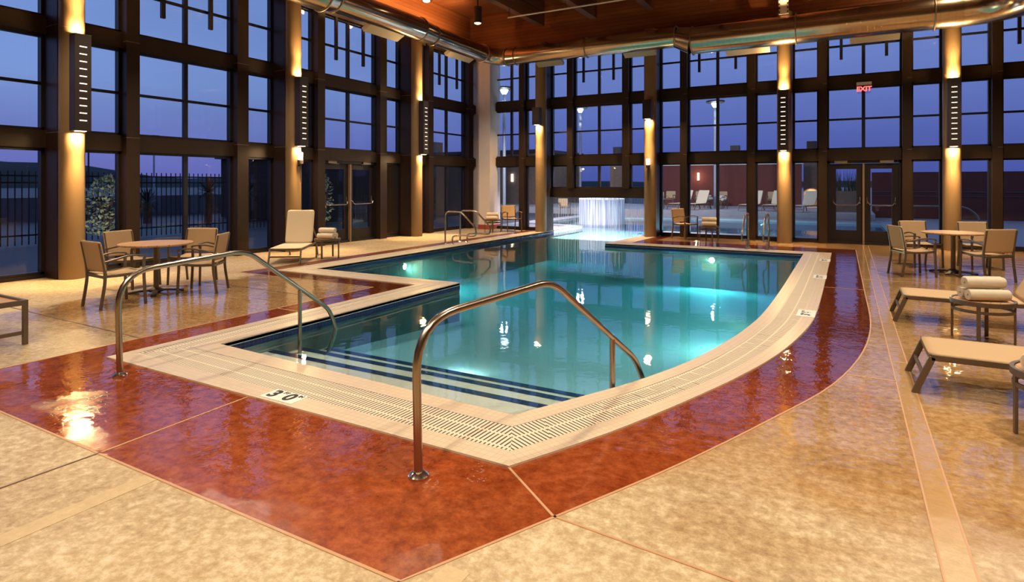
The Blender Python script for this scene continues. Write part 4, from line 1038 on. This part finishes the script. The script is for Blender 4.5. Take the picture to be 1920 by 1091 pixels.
gr = g.build('grass_blades', M['leafdark'], pl, smooth=False); gr['kind'] = 'stuff'
ra = rail([(.35, 22.2, -.02), (.35, 22.2, .9), (3.1, 22.2, .9), (3.4, 22.2, .6), (3.4, 22.2, -.02)], [0, .1, .25, .15, 0], [[(1.6, 22.2, .9), (1.6, 22.2, -.02)], [(2.5, 22.2, .9), (2.5, 22.2, -.02)]], 'outdoor steel handrail seen through the right door leaf', [(.35, 22.2, -.02), (3.4, 22.2, -.02)], .022)

# lights outdoors: shrub and outdoor pool lamps, then added fill spots
lamp('shrub_spot', 'SPOT', (-15.6, 7.9, .2), 60, (1., .95, .75), .05, (-17.2, 8.6, .9), 70, .6)
lamp('shrub_spot', 'SPOT', (-15.3, 15.0, .2), 30, (1., .95, .75), .05, (-16.6, 15.6, .9), 60, .6)
for (x, y, e) in ((-5.9, 22.2, 90), (-3.0, 23.5, 260)): lamp('outdoor_pool_lamp', 'POINT', (x, y, -.4), e, (.9, .92, 1.), .12)
for x in (-8.2, -5.9): lamp('opening_soffit_lamp', 'SPOT', (x, YB+.6, 3.4), 1700, (.90, .90, 1.), .15, (x-.2, YB+1.4, 0), 110, .7)  # added spots above the opening brighten the threshold, no fixture there
lamp('deck_lamp', 'SPOT', (-12.5, 21.5, 5.), 3200, (.86, .87, 1.), .2, (-11.5, 26., 0), 110, .7)  # added spots brighten the outdoor deck from mid-air
lamp('deck_lamp', 'SPOT', (-7.5, 21.5, 5.), 420, (.86, .87, 1.), .2, (-8.5, 26., 0), 100, .7)
lamp('terrace_lamp', 'SPOT', (-6., 27.5, 5.5), 420, (.85, .88, 1.), .2, (-6.5, 33., .3), 110, .8)  # fill spot over the terrace, no fixture built for it

# ------------------------------------------------------------------ sky
w = bpy.data.worlds.new('dusk'); scene.world = w; w.use_nodes = True; nt = w.node_tree; nt.nodes.clear()
out = nt.nodes.new('ShaderNodeOutputWorld'); bg = nt.nodes.new('ShaderNodeBackground'); L(nt, bg.outputs[0], out.inputs[0])
tc = N(nt, 'ShaderNodeTexCoord'); sp = N(nt, 'ShaderNodeSeparateXYZ'); L(nt, tc.outputs['Generated'], sp.inputs[0])
def sky_ramp(stops):
    cr = N(nt, 'ShaderNodeValToRGB'); L(nt, sp.outputs[2], cr.inputs[0]); e = cr.color_ramp.elements
    e[0].position = 0.; e[0].color = rgb(stops[0][1]); e[1].position = stops[-1][0]; e[1].color = rgb(stops[-1][1])
    for p, c in stops[1:-1]: k = e.new(p); k.color = rgb(c)
    return cr
north = sky_ramp([(0., (.075, .105, .41)), (.06, (.105, .145, .49)), (.16, (.155, .225, .58)), (.32, (.20, .31, .68)), (.7, (.19, .32, .66))])
west = sky_ramp([(0., (.15, .15, .48)), (.05, (.17, .20, .56)), (.14, (.215, .335, .70)), (.32, (.20, .33, .72)), (.7, (.19, .32, .66))])
cr = N(nt, 'ShaderNodeMix', data_type='RGBA'); L(nt, north.outputs[0], cr.inputs[6]); L(nt, west.outputs[0], cr.inputs[7])
wm = N(nt, 'ShaderNodeMapRange', interpolation_type='SMOOTHSTEP'); L(nt, sp.outputs[0], wm.inputs[0]); wm.inputs[1].default_value = -.35; wm.inputs[2].default_value = -.95; L(nt, wm.outputs[0], cr.inputs[0])
n = N(nt, 'ShaderNodeTexNoise', Scale=2.2, Detail=5.); mp = N(nt, 'ShaderNodeMapping'); mp.inputs['Scale'].default_value = (1, 1, 3.5); L(nt, tc.outputs['Generated'], mp.inputs[0]); L(nt, mp.outputs[0], n.inputs['Vector'])
mr = N(nt, 'ShaderNodeMapRange'); L(nt, n.outputs['Fac'], mr.inputs[0]); mr.inputs[1].default_value = .3; mr.inputs[2].default_value = .8; mr.inputs[3].default_value = .9; mr.inputs[4].default_value = 1.15
mm = N(nt, 'ShaderNodeMix', data_type='RGBA', blend_type='MULTIPLY'); mm.inputs[0].default_value = 1.; L(nt, cr.outputs[2], mm.inputs[6]); L(nt, mr.outputs[0], mm.inputs[7])
L(nt, mm.outputs[2], bg.inputs[0]); bg.inputs[1].default_value = 1.0

# ------------------------------------------------------------------ camera
cam = bpy.data.cameras.new('camera'); co = bpy.data.objects.new('camera', cam); COL.objects.link(co)
cam.sensor_width = 36.; cam.lens = 36*1120/1920; cam.shift_y = -(545.5-343.7)/1920; cam.clip_end = 2000
co.location = (0, 0, 1.6); co.rotation_euler = (R(90), 0, .512)
scene.camera = co
vs = scene.view_settings; vs.view_transform = 'Standard'; vs.look = 'None'; vs.gamma = 1.; vs.exposure = 0.; vs.use_curve_mapping = False
cy = scene.cycles; cy.max_bounces = 8; cy.transparent_max_bounces = 24; cy.glossy_bounces = 5; cy.diffuse_bounces = 3; cy.caustics_reflective = False; cy.caustics_refractive = False; cy.sample_clamp_indirect = 4.; cy.use_denoising = True
